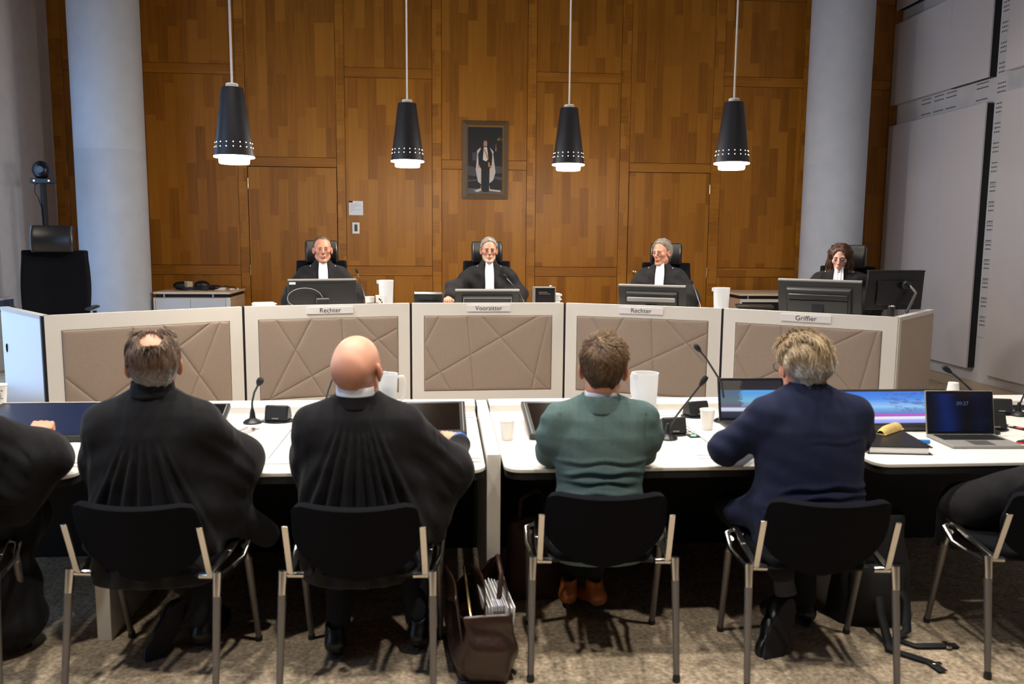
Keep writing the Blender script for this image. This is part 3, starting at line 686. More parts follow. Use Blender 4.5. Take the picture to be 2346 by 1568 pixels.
p = bpt(1, 1.10, .36); gooseneck('gooseneck microphone beside the left judge', p, [(0, 0, 0), (-.01, 0, .14), (-.05, -.02, .30), (-.075, -.03, .37)], G, .012, .04, .04, True)
p = bpt(2, 1.07, .34); gooseneck('gooseneck microphone leaning towards the middle judge', p, [(0, 0, .0), (-.005, 0, .10), (-.05, 0, .18), (-.15, 0, .30), (-.175, 0, .325)], G, .013, .04, .04, True)
p = bpt(3, 1.20, .30); gooseneck('gooseneck microphone beside the right judge', p, [(0, 0, .0), (-.03, 0, .12), (-.08, 0, .25), (-.105, 0, .305)], G, .011, .03, .04, True)

# ------------------------------------------------------------------ office chairs
def office_chair(label, loc, rz, scale=1.0):
    t = thing('office_chair', label, 'office chair', loc, rz, 'high-backed office chairs', scale)
    def back(u, v, off=0):
        x = (u-.5)*2; hw = .215+.035*math.sin(min(1, v*1.1)*math.pi*.8); z = .52+.68*v
        return (x*hw, -.20-.10*v*v-.05*math.sin(v*3.1)+.05*x*x+off, z)
    k = MB(); k.grid(lambda u, v: back(u, v), 14, 18); k.build('backrest', M['seat_cloth'], t, smooth=180, solid=.05, bevel=.012)
    def hr(u, v):
        x = (u-.5)*2; a = v*math.pi*1.0
        return (x*.155, -.235+.035*math.sin(a)+.02*x*x-.03*v, 1.185+.20*v)
    k = MB(); k.grid(hr, 12, 10); k.build('headrest', M['leather'], t, smooth=180, solid=.06, bevel=.015)
    k = MB(); k.grid(lambda u, v: ((u-.5)*.50, -.2+.48*v, .49-.03*max(0, v-.8)*5*(v-.8)), 10, 10); k.build('seat', M['seat_cloth'], t, smooth=180, solid=.08, bevel=.02)
    for s in (-1, 1):
        k = MB(); k.tube([(s*.26, -.05, .42), (s*.31, -.03, .48), (s*.31, -.02, .73)], .016, 8); k.tube([(s*.30, -.14, .755), (s*.305, .0, .76), (s*.295, .12, .755)], [.03, .034, .03], 10, flat=.45); k.build('armrest', M['black_plastic'], t)
    k = MB(); k.cyl((0, 0, .08), (0, 0, .44), .028, n=16); k.box(-.1, .1, -.12, .12, .42, .46); k.build('gas_column', M['black_plastic'], t)
    k = MB()
    for i in range(5):
        a = 2*math.pi*i/5; k.tube([(0, 0, .11), (.30*math.cos(a), .30*math.sin(a), .07)], [.03, .018], 8); k.ball((.30*math.cos(a), .30*math.sin(a), .03), .03, 10, 8)
    k.build('star_base', M['black_plastic'], t)
    return t
office_chair('empty black office chair with wide headrest behind the left end of the bench', (-3.285, 7.22, PZ), 192, 1.08)
JR = [196.8-6, 181, 162, 150]
JP = [(-1.145, 8.06), (.445, 8.26), (2.165, 8.03), (3.62, 7.24)]
for (x, y), r, lab in zip(JP, JR, ('black office chair behind the left judge', 'black office chair behind the middle judge', 'black office chair behind the right judge', 'black office chair with shiny headrest behind the long-haired woman')):
    office_chair(lab, (x, y, PZ), r)

# ------------------------------------------------------------------ credenzas and what lies on them, camera on its pole
def credenza(label, x0, x1, y0, y1, doors):
    t = thing('credenza', label, 'cabinet', ((x0+x1)/2, (y0+y1)/2, PZ)); w = (x1-x0)/2; d = (y1-y0)/2
    k = MB(); k.box(-w, w, -d, d, .775, .80); k.build('top', mat('maple_top', (226, 200, 170), .4, noise=.04, nscale=6), t, bevel=.002)
    k = MB(); k.box(-w+.02, w-.02, -d+.03, d-.03, .735, .775); k.build('shadow_gap', M['black'], t, smooth=0)
    k = MB()
    for sx in (-.72, .55):
        for sy in (-d+.02, d-.05): k.cyl((w*sx, sy, .735), (w*sx, sy, .775), .012, n=12)
    k.build('spacers', M['chrome'], t)
    k = MB(); k.box(-w+.01, w-.01, -d+.02, d, .0, .735); k.build('carcass', mat('maple_side', (196, 168, 138), .5), t, smooth=0)
    if doors:
        k = MB(); k.box(-w, -w+.02, -d+.002, -d+.02, 0, .735); k.box(w-.05, w, -d+.002, -d+.02, 0, .735); k.build('front_posts', M['white'], t, smooth=0)
        for a, b in ((-w+.024, -.02), (-.016, w-.054)):
            k = MB(); k.box(a, b, -d, -d+.02, .05, .725); k.build('cabinet_door', mat('pale_grey_door', (206, 206, 206), .4), t, bevel=.001)
    else:
        k = MB(); k.box(-w+.01, -w+.03, -d+.002, -d+.02, 0, .735); k.box(-w+.03, w-.02, -d+.002, -d+.02, .70, .735); k.build('front_rim', M['white'], t, smooth=0)
        k = MB(); k.box(-w+.03, w-.02, -d+.012, -d+.022, .05, .70); k.build('open_shelf', M['black'], t, smooth=0)
credenza('low white cabinet with maple top beside the left column', -3.27, -2.42, 9.66, 10.4, True)
credenza('low open cabinet with maple top behind the large grey monitor', 3.52, 4.29, 9.62, 10.4, False)
t = thing('headset_bundle', 'tangle of black headset cables on the left cabinet', 'headset', (-2.86, 10.0, 1.0))
k = MB(); k.ball((-.22, .05, .05), (.09, .06, .05), 16, 10); k.ball((.02, .06, .055), (.09, .07, .055), 16, 10); k.ball((.14, .05, .03), (.12, .05, .03), 16, 10); k.build('pouch', M['leather'], t)
k = MB()
for j in range(6):
    k.tube([(-.02+.15*math.cos(a)*(1+.1*j), -.06+.07*math.sin(a), .012+.006*j+.01*math.sin(3*a+j)) for a in np.linspace(0, 6.28, 20)], .006, 6)
k.build('cable_loops', M['black_plastic'], t)
k = MB()
for j in range(6): k.tube([(-.16, .0, .03+.014*j), (-.12, -.035, .035+.013*j), (-.07, .0, .03+.013*j)], .006, 6)
k.build('pale_coil', mat('cream_cord', (222, 208, 176), .6), t)
t = thing('cable_adapters', 'small white adapters and plugs at the right of the left cabinet', 'adapters', (-2.60, 10.05, 1.0))
k = MB(); k.box(-.09, .03, -.03, .03, 0, .03); k.box(.08, .18, -.02, .02, 0, .02, Matrix.Rotation(.2, 4, 'Z')); k.build('adapters', M['lamp_white'], t, bevel=.003)
k = MB(); k.tube([(.0, .02, .035), (.04, -.02, .05), (.08, .03, .03), (.13, -.02, .04), (.16, 0, .01)], .006, 6); k.build('leads', M['black_plastic'], t)
t = thing('court_camera', 'black dome video camera on a tall pole by the left wall', 'camera', (-4.09, 9.0, PZ))
k = MB(); k.cyl((0, 0, .0), (0, 0, 1.95), .030, n=20); k.build('pole', M['black'], t)
k = MB(); k.lathe([(.2, 0), (.2, .01), (.03, .03)], 32, caps=True); k.build('floor_plate', M['black_plastic'], t)
k = MB(); k.tube([(-.02, -.02, 1.97), (-.07, -.03, 1.93), (-.075, -.03, 1.86), (-.04, -.035, 1.80), (-.015, -.04, 1.7), (-.01, -.035, 1.3)], .007, 8); k.build('cable', M['black_plastic'], t)
k = MB(); k.box(-.10, .10, -.07, .07, 1.95, 2.0); k.build('mount_plate', M['black_plastic'], t, bevel=.008)
k = MB(); k.ball((-.01, 0, 2.085), (.085, .085, .095), 28, 18); k.build('dome', mat('blue_black_shell', (16, 18, 26), .35), t)
k = MB(); k.cyl((.02, -.06, 2.085), (.02, -.10, 2.085), .036, .034, 24); k.build('lens', M['screen_off'], t)
k = MB(); k.ball((-.055, -.07, 1.975), .009, 10, 8); k.ball((.09, -.07, 1.975), .009, 10, 8); k.build('status_lights', mat('white_led', (220, 230, 255), .4, emit=2), t)

# ------------------------------------------------------------------ lawyers' tables
TZ, TY0, TY1, LY1 = .72, 3.17, 4.28, 4.45
TZI = TZ+.0006
def table(label, x0, x1, lid, slots):
    t = thing('table', label, 'table', ((x0+x1)/2, 3.8, 0), 0, 'tables of the front row'); ox, oy = (x0+x1)/2, 3.8; w = (x1-x0)/2
    k = MB(); r = .07; a = TY0-oy; b = TY1-oy; pl = []
    for cx, cy, s in ((-w+r, a+r, 180), (w-r, a+r, 270)):
        for q in range(9): an = R(s+90*q/8); pl.append((cx+r*math.cos(an), cy+r*math.sin(an)))
    pl += [(w, b), (-w, b)]
    k.prism(pl, TZ-.016, TZ); k.build('top', M['tabletop'], t, bevel=.003, smooth=30)
    k = MB(); k.prism([(x*(1-.006/w) if True else x, y+.004 if y < 0 else y-.03) for x, y in pl], TZ-.045, TZ-.016); k.build('edge_strip', M['black'], t, smooth=0)
    k = MB(); k.box(-w, w, b, LY1-oy, TZ-.03, TZ+.036); k.build('ledge', M['tabletop'], t, bevel=.004)
    k = MB(); k.box(-w-.034, w+.034, TY1-oy-.06, TY1-oy-.04, .0, TZ-.03); k.build('modesty_panel', M['black'], t, smooth=0)
    if lid:
        k = MB(); lx0, lx1, ly0, ly1 = lid
        for (p, q, u, v) in ((lx0, lx1, ly0, ly0+.003), (lx0, lx1, ly1-.003, ly1), (lx0, lx0+.004, ly0, ly1), (lx1-.004, lx1, ly0, ly1)): k.box(p-ox, q-ox, u-oy, v-oy, TZ-.001, TZI)
        k.build('lid_seam', M['black_edge'], t, smooth=0)
    k = MB()
    for sx, y in slots: k.box(sx-ox-.065, sx-ox+.065, y-oy-.003, y-oy+.003, TZ-.001, TZI+.0004)
    k.build('cable_slot', M['black_edge'], t, smooth=0)
    if lid and x1 < 1:
        k = MB(); k.box(-.022, .022, -.09, .09, TZ-.002, TZ+.002, Matrix.Translation((-.915-ox, 3.86-oy, 0)) @ Matrix.Rotation(R(-18), 4, 'Z')); k.build('cable_flap', M['leg_grey'], t, smooth=0)
    return t
XS = [(-2.92, -1.40), (-1.325, .165), (.24, 1.69), (1.765, 3.35)]
table('table at the left edge carrying the large flat monitor', *XS[0], None, [(-1.48, 3.30), (-1.48, 3.355)])
table('table in front of the two robed lawyers', *XS[1], (-1.2, -.715, 3.38, 4.14), [(-.66, 3.30), (.09, 3.29), (.09, 3.345), (.09, 4.14), (.09, 4.20)])
table('table in front of the lawyers in green and navy', *XS[2], (.55, 1.185, 3.42, 4.14), [(1.12, 3.29), (1.13, 3.345)])
table('table at the right edge carrying the open silver laptop', *XS[3], None, [(2.9, 4.15)])
for x, lab in ((-1.362, 'white upright panel between the tables under the grey-haired lawyer'), (.203, 'white upright panel between the two middle tables'), (1.727, 'white upright panel between tables behind the navy suit')):
    t = thing('table_end_panel', lab, 'table panel', (x, 3.29, 0), 0, 'upright panels between the tables')
    k = MB(); k.box(-.028, .028, 0, 1.16, .0, .75); k.build('panel', M['white'], t, bevel=.002)
    k = MB(); k.box(-.033, .033, .99, 1.16, TZ-.03, .748); k.build('dark_joint', M['black_edge'], t, smooth=0)

def on_table(name, label, cat, x, y, rz=0, group=None): return thing(name, label, cat, (x, y, TZ+.001), rz, group)
def screen_mat(name, kind):
    m = mat(name, (20, 24, 40), .15); g = NT(m); tc = g.n('ShaderNodeTexCoord'); sx = g.n('ShaderNodeSeparateXYZ'); g.l(tc.outputs['UV'] if False else tc.outputs['Generated'], sx.inputs[0])
    def ramp(src, stops):
        r = g.n('ShaderNodeValToRGB'); e = r.color_ramp.elements
        e[0].position, e[0].color = stops[0][0], (*lin(stops[0][1]), 1); e[1].position, e[1].color = stops[-1][0], (*lin(stops[-1][1]), 1)
        for p, c in stops[1:-1]: x = e.new(p); x.color = (*lin(c), 1)
        g.l(src, r.inputs[0]); return r.outputs[0]
    n = g.n('ShaderNodeTexNoise'); n.inputs['Scale'].default_value = 7; n.inputs['Detail'].default_value = 9; n.inputs['Roughness'].default_value = .75; g.l(tc.outputs['Generated'], n.inputs['Vector'])
    if kind == 'beach':
        c = ramp(sx.outputs['Y'], [(0, (150, 150, 235)), (.10, (176, 190, 250)), (.13, (236, 240, 255)), (.19, (230, 235, 255)), (.20, (190, 70, 190)), (.26, (200, 90, 200)), (.28, (90, 130, 200)), (.42, (120, 170, 225)), (.5, (150, 200, 250)), (.75, (70, 140, 235)), (1, (60, 120, 225))])
        k = g.math('MULTIPLY', g.math('GREATER_THAN', n.outputs['Fac'], .53), g.math('MULTIPLY', g.math('GREATER_THAN', sx.outputs['X'], .38), g.math('GREATER_THAN', sx.outputs['Y'], .3)))
        mx = g.n('ShaderNodeMixRGB'); g.l(g.math('MULTIPLY', k, .6), mx.inputs[0]); g.l(c, mx.inputs[1]); mx.inputs[2].default_value = (*lin((70, 80, 140)), 1); c = mx.outputs[0]; st = .95
    elif kind == 'desktop':
        c = ramp(sx.outputs['Z'], [(0, (40, 44, 62)), (.16, (60, 60, 76)), (.2, (215, 225, 245)), (.27, (210, 220, 240)), (.28, (170, 90, 150)), (.32, (120, 150, 190)), (.45, (130, 190, 220)), (.66, (90, 165, 235)), (.74, (100, 170, 235)), (.75, (48, 44, 50)), (1, (40, 38, 44))])
        k = g.math('MULTIPLY', g.math('LESS_THAN', sx.outputs['X'], g.math('ADD', g.math('MULTIPLY', n.outputs['Fac'], .5), .08)), g.math('GREATER_THAN', sx.outputs['Z'], .3))
        mx = g.n('ShaderNodeMixRGB'); g.l(g.math('MULTIPLY', k, .75), mx.inputs[0]); g.l(c, mx.inputs[1]); mx.inputs[2].default_value = (*lin((92, 84, 74)), 1); c = mx.outputs[0]; st = .9
    else:
        w = g.n('ShaderNodeTexWave'); w.inputs['Scale'].default_value = .55; w.inputs['Distortion'].default_value = 3.0; g.l(tc.outputs['Generated'], w.inputs['Vector'])
        c1 = ramp(w.outputs['Fac'], [(0, (3, 6, 20)), (.55, (4, 22, 66)), (1, (6, 36, 100))]); c2 = ramp(sx.outputs['X'], [(0, (255, 255, 255)), (.6, (150, 150, 160)), (.9, (60, 60, 70))])
        mx = g.n('ShaderNodeMixRGB', blend_type='MULTIPLY'); mx.inputs[0].default_value = 1; g.l(c1, mx.inputs[1]); g.l(c2, mx.inputs[2]); c = mx.outputs[0]; st = .9
    g.l(c, g.b.inputs['Emission Color']); g.b.inputs['Emission Strength'].default_value = st; g.b.inputs['Base Color'].default_value = (.01, .01, .012, 1)
    return m
M['beach'] = screen_mat('lit_screen_beach', 'beach'); M['desk'] = screen_mat('lit_screen_desktop', 'desktop'); M['lock'] = screen_mat('lit_screen_lock', 'lock')
def low_monitor(label, x0, x1, y0, y1, dz, scr, bez=.03):
    t = on_table('table_monitor', label, 'monitor', (x0+x1)/2, y0, 0, 'monitors lying on the tables'); w = (x1-x0)/2; L = math.hypot(y1-y0, dz); a = math.atan2(dz, y1-y0)
    Mt = Matrix.Translation((0, 0, .022)) @ Matrix.Rotation(a, 4, 'X')
    k = MB(); k.box(-w, w, 0, L, -.02, .006, Mt); k.build('housing', M['black_plastic'], t, bevel=.004)
    o = MB(); o.box(-w+bez, w-bez, bez, L-bez, .0062, .0066); s = o.build('screen', scr, t, smooth=0); s.matrix_local = Mt
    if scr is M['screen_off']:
        k = MB(); k.box(-w+.012, -w+.016, .012, L-.012, .006, .0072, Mt); k.box(w-.016, w-.012, .012, L-.012, .006, .0072, Mt); k.build('bezel_line', M['silver_plastic'], t, smooth=0)  # silver line along the left and right bezel
    k = MB(); k.box(-.10, .10, L*.55, L*.8, 0, .022+dz*.55); k.build('rear_foot', M['black_plastic'], t, smooth=0)
low_monitor('large dark monitor lying flat on the left table', -2.17, -1.44, 3.70, 4.22, .05, mat('navy_glass_screen', (26, 38, 66), .2, spec=.6))
low_monitor('small dark display behind the grey-haired lawyer', -1.40, -1.055, 4.03, 4.15, .055, M['screen_off'], .012)
low_monitor('black monitor by the hand of the bald lawyer', -.40, .105, 3.70, 4.10, .065, M['screen_off'])
low_monitor('black monitor left of the lawyer in green', .385, .89, 3.64, 4.08, .065, M['screen_off'])
low_monitor('lit monitor showing a beach, between the navy suit and the laptop', 2.00, 2.66, 3.72, 4.16, .10, M['beach'], .035)
def laptop(label, x, y, rz, w, d, h, lean, scr, lockscreen=False, body=None):
    t = on_table('laptop', label, 'laptop', x, y, rz); body = body or M['silver_plastic']
    k = MB(); k.box(-w/2, w/2, 0, d, 0, .014); k.build('base', body, t, bevel=.004)
    k = MB(); k.box(-w/2+.02, w/2-.02, d*.48, d*.92, .0142, .0152); k.build('key_bed', M['black_plastic'], t, smooth=0)
    k = MB()
    for r in range(5):
        for c in range(14):
            x0 = -w/2+.024+c*(w-.048)/14; y0 = d*.49+r*d*.085; k.box(x0, x0+(w-.048)/14-.004, y0, y0+d*.085-.004, .0152, .0172)
    k.build('keys', M['grey_plastic'], t, smooth=0)
    k = MB(); k.box(-w*.17, w*.13, d*.06, d*.42, .0142, .0148); k.build('trackpad', M['leg_grey'], t, smooth=0)
    Mt = Matrix.Translation((0, d-.004, .012)) @ Matrix.Rotation(R(-lean), 4, 'X')
    k = MB(); k.box(-w/2, w/2, 0, .008, 0, h, Mt); k.build('lid', body, t, bevel=.003)
    k = MB(); k.box(-w/2+.004, w/2-.004, -.001, 0, .004, h-.003, Mt); k.build('bezel', M['black_plastic'], t, smooth=0)
    o = MB(); o.box(-w/2+.012, w/2-.012, -.0022, -.0012, .014, h-.014); s = o.build('screen', scr, t, smooth=0); s.matrix_local = Mt
    if lockscreen:
        q = text_mesh('09:37', .026, 'clock_digits', mat('dim_screen_text', (74, 92, 136), .5, emit=.15), t, (0, 0, 0)); q.matrix_local = Mt @ Matrix.Translation((.012, -.003, h*.70)) @ Matrix.Rotation(R(90), 4, 'X')
    return t
laptop('dark laptop with a lit desktop in front of the navy suit', 1.525, 3.72, -2, .335, .225, .215, 16, M['desk'], body=M['grey_plastic'])
laptop('open silver laptop with dark blue lock screen reading 09:37', 2.395, 3.385, -3, .325, .225, .205, 12, M['lock'], True)

def speaker(label, x, y, rz, s=1.0):
    t = on_table('table_speaker', label, 'speaker', x, y, rz, 'wedge speakers on the tables'); w = .058*s
    k = MB(); k.hexa([(-w, -.045, .006), (w, -.045, .006), (w, .05, .006), (-w, .05, .006), (-w, -.02, .085*s), (w, -.02, .085*s), (w, .02, .07*s), (-w, .02, .07*s)]); k.build('cabinet', M['black_plastic'], t, bevel=.010, seg=4)
    k = MB(); k.hexa([(-w*.9, -.0465, .012), (w*.9, -.0465, .012), (w*.9, -.04, .012), (-w*.9, -.04, .012), (-w*.9, -.025, .076*s), (w*.9, -.025, .076*s), (w*.9, -.02, .076*s), (-w*.9, -.02, .076*s)]); k.build('grille', M['nylon'], t, smooth=0)
    k = MB(); k.lathe([(.082*s, 0), (.082*s, .003), (.07*s, .007), (0, .007)], 40, Matrix.Diagonal((1, .8, 1, 1))); k.build('base_plate', M['black_plastic'], t)
    k = MB(); k.box(-.016, .016, -.0475, -.046, .018, .024); k.build('maker_plate', M['silver_plastic'], t, smooth=0)
speaker('black wedge speaker between the two robed lawyers', -.815, 4.10, -8)
speaker('black wedge speaker near the jug and the lawyer in green', 1.07, 3.74, 6)
speaker('black wedge speaker behind the white cup and microphones', 1.30, 4.12, 16)
speaker('black wedge speaker behind the top right of the silver laptop', 2.95, 4.12, -14)
speaker('black wedge speaker at the right hinge of the silver laptop', 2.66, 3.76, 0)
G = 'gooseneck microphones on the tables'
def gm(label, x, y, pts, **k): return gooseneck(label, (x, y, TZ+.001), pts, G, **k)
gm('gooseneck microphone right of the grey-haired lawyer', -.93, 4.06, [(0, 0, .03), (0, 0, .10), (.012, 0, .15), (.038, -.02, .195)], hr=.017, hl=.036)
gm('gooseneck microphone half hidden behind the bald head', -.61, 4.18, [(0, 0, .03), (.01, -.01, .06), (.04, -.05, .15), (.08, -.1, .25), (.09, -.1, .30)])
gm('gooseneck microphone at the right elbow of the lawyer in green', 1.02, 3.64, [(0, 0, .03), (.005, 0, .05), (.03, -.04, .12), (.10, -.12, .26), (.108, -.125, .275)])
gm('tall gooseneck microphone left of the dark laptop', 1.395, 3.98, [(0, 0, .03), (0, 0, .12), (-.02, -.02, .20), (-.12, -.07, .33), (-.165, -.10, .375)])
gm('gooseneck microphone rising behind the silver laptop', 2.60, 3.68, [(0, 0, .03), (0, 0, .07), (-.02, .0, .12), (-.10, 0, .20), (-.20, -.02, .275), (-.235, -.02, .30)])
gm('gooseneck microphone at the right edge of the tables', 3.02, 4.06, [(0, 0, .03), (0, 0, .05), (.01, -.02, .12), (.06, -.08, .17), (.16, -.16, .19), (.24, -.2, .19)])
def panel(label, x, y, rz, lit):
    t = on_table('button_panel', label, 'control panel', x, y, rz, 'button panels in the tables')
    k = MB(); k.box(-.024, .024, -.09, .09, 0, .004); k.build('plate', M['black'], t, bevel=.001)
    for i, c in enumerate(lit):
        k = MB(); k.lathe([(.013, .004), (.012, .007), (0, .0075)], 16, c=(0, .066-.044*i, 0)); k.build('button', M[c], t)
M['btn_w'] = mat('white_button', (220, 216, 210), .5); M['btn_g'] = mat('lit_green_button', (120, 235, 170), .4, emit=.7); M['btn_r'] = mat('lit_red_button', (240, 60, 60), .4, emit=.7)
panel('button panel with green light left of the bald lawyer', -.575, 3.72, -4, ['btn_w', 'btn_w', 'btn_w', 'btn_g'])
panel('button panel with green light right of the lawyer in green', 1.145, 3.74, 6, ['btn_w', 'btn_w', 'btn_w', 'btn_g'])
panel('button panel with red and green lights right of the silver laptop', 2.80, 3.78, 20, ['btn_w', 'btn_w', 'btn_r', 'btn_g'])
def tcup(label, x, y, z=TZ+.001, **k): return cup(label, (x, y, z), **k)
tcup('white paper cup left of the black monitor and the lawyer in green', .285, 3.66, h=.088, r0=.025, r1=.034)
tcup('white paper cup in front of the navy suit', 1.262, 3.82, h=.095, r0=.026, r1=.036)
tcup('upside-down white cup on the ledge behind the silver laptop', 2.85, 4.37, TZ+.037, h=.085, r0=.027, r1=.037, up=False)
c = tcup('printed white cup with a round B mark at the left edge', -2.235, 4.31, TZ+.037, h=.115, r0=.030, r1=.041)
k = MB()
def onr(a, z, lift=.0012): r = .030+(.041-.030)*z/.115+lift; return Matrix.Rotation(a, 4, 'Z') @ Matrix.Translation((0, -r, z))
for i in range(24):
    a = 2*math.pi*i/24; k.box(-.0025, .0025, -.0006, .0006, -.0007, .0007, onr(.10+.022*math.cos(a)/.036, .062+.022*math.sin(a)))
for a, z, w in ((-.75, .085, .006), (.85, .09, .005), (-.8, .03, .007), (.75, .02, .005), (-.1, .104, .012), (.9, .05, .004), (-.6, .055, .004), (0.2, .012, .008)): k.box(-w, w, -.0006, .0006, -.002, .002, onr(a, z))
k.build('print', M['ink'], c, smooth=0)
q = text_mesh('B', .022, 'round_mark_letter', M['ink'], c, (0, 0, 0)); q.matrix_local = onr(.10, .062, .001) @ Matrix.Rotation(R(90), 4, 'X')
def tjug(label, x, y, rz, **k): return jug(label, (x, y, TZ+.001), rz, **k)
tjug('frosted water jug with handle right of the bald head', -.295, 4.17, 4, h=.22, r0=.052, r1=.064, water=.72)
tjug('frosted water jug without visible handle beside the lawyer in green', 1.045, 4.19, 120, h=.215, r0=.060, r1=.069, water=.55)

t = on_table('acrylic_holder', 'clear acrylic sign holder lying beside the grey-haired lawyer', 'sign holder', -.985, 3.86, -20)
k = MB(); k.box(-.03, .03, -.1, .1, 0, .012); k.build('holder', mat('clear_acrylic', (225, 222, 218), .15), t, bevel=.003)
t = on_table('pencil_case', 'tan cloth pencil case lying on the black folder', 'pencil case', 2.045, 3.58, -52)
t.location.z += .036
k = MB(); k.grid(lambda u, v: ((u-.5)*.05*(1-.3*abs(2*v-1)**6), (v-.5)*.20, .002+.034*max(0, math.sin(u*math.pi))**.6*(1-.5*abs(2*v-1)**5)), 10, 16); k.box(-.024, .024, -.098, .098, 0, .004); k.build('case', mat('tan_cloth', (216, 184, 112), .8, noise=.15, nscale=40), t, smooth=60)
k = MB(); k.box(-.027, -.022, -.098, .098, .002, .012); k.build('zip', M['black'], t, smooth=0)
t = on_table('ring_binder', 'black folder with white papers right of the navy suit', 'folder', 1.96, 3.46, -8)
k = MB(); k.box(-.13, .14, -.15, .16, 0, .003); k.box(-.13, .14, -.148, .16, .030, .034); k.box(-.13, -.126, -.15, .16, 0, .034); k.build('cover', M['black_plastic'], t, smooth=0)
k = MB(); k.box(-.122, .125, -.145, .155, .004, .028); k.build('papers', M['paper'], t, smooth=0)
t = on_table('highlighter', 'blue highlighter left of the silver laptop', 'pen', 2.135, 3.50, 80)
k = MB(); k.cyl((0, -.05, .009), (0, .03, .009), .009, n=12); k.build('barrel', mat('blue_plastic', (40, 120, 200), .3), t)
k = MB(); k.cyl((0, .03, .009), (0, .06, .009), .0095, n=12); k.build('pen_cap', mat('pale_blue_plastic', (190, 220, 245), .3), t)
t = on_table('mobile_phone', 'black phone with red case edge right of the silver laptop', 'phone', 2.66, 3.43, 24)
k = MB(); k.box(-.04, .04, -.08, .08, .0, .007); k.build('case', mat('red_case', (190, 36, 44), .4), t, bevel=.003)
k = MB(); k.box(-.037, .037, -.077, .077, .007, .011); k.build('screen', M['screen_off'], t, bevel=.002)
t = on_table('sticky_note', 'yellow notepaper at the right edge of the tables', 'paper', 2.80, 3.56, 15)
k = MB(); k.box(-.08, .08, -.06, .06, 0, .003); k.build('sheet', M['yellow'], t, smooth=0)
t = on_table('power_cable', 'thin black cable running along the ledge behind the lit monitor', 'cable', 2.35, 4.25)
k = MB(); k.tube([(-.13, -.03, .004), (-.05, .015, .005), (.05, .02, .025), (.2, .01, .04), (.35, -.05, .02), (.45, -.1, .004)], .004, 8); k.box(-.15, -.11, -.045, -.015, 0, .016); k.build('cable', M['black_plastic'], t)
t = on_table('microphone_cable', 'short black cable with plug beside the rightmost microphone', 'cable', 2.95, 4.22)
k = MB(); k.tube([(-.1, 0, .006), (0, .0, .012), (.12, -.02, .012)], .006, 8); k.cyl((.12, -.02, .014), (.2, -.025, .014), .014, n=12); k.build('cable', M['black_plastic'], t)
t = on_table('spectacles', 'pair of dark spectacles on the large flat monitor at left', 'glasses', -1.55, 3.80, 20)
t.location.z += .045
k = MB()
for s in (-1, 1): k.tube([(s*.034+.022*math.cos(a), .0, .022+.018*math.sin(a)) for a in np.linspace(0, 6.28, 16)], .0016, 6); k.tube([(s*.058, 0, .03), (s*.062, -.02, .032), (s*.06, -.12, .018), (s*.058, -.14, .004)], .002, 6)
k.tube([(-.012, 0, .026), (.012, 0, .026)], .0016, 6); k.build('frame', M['black_plastic'], t)

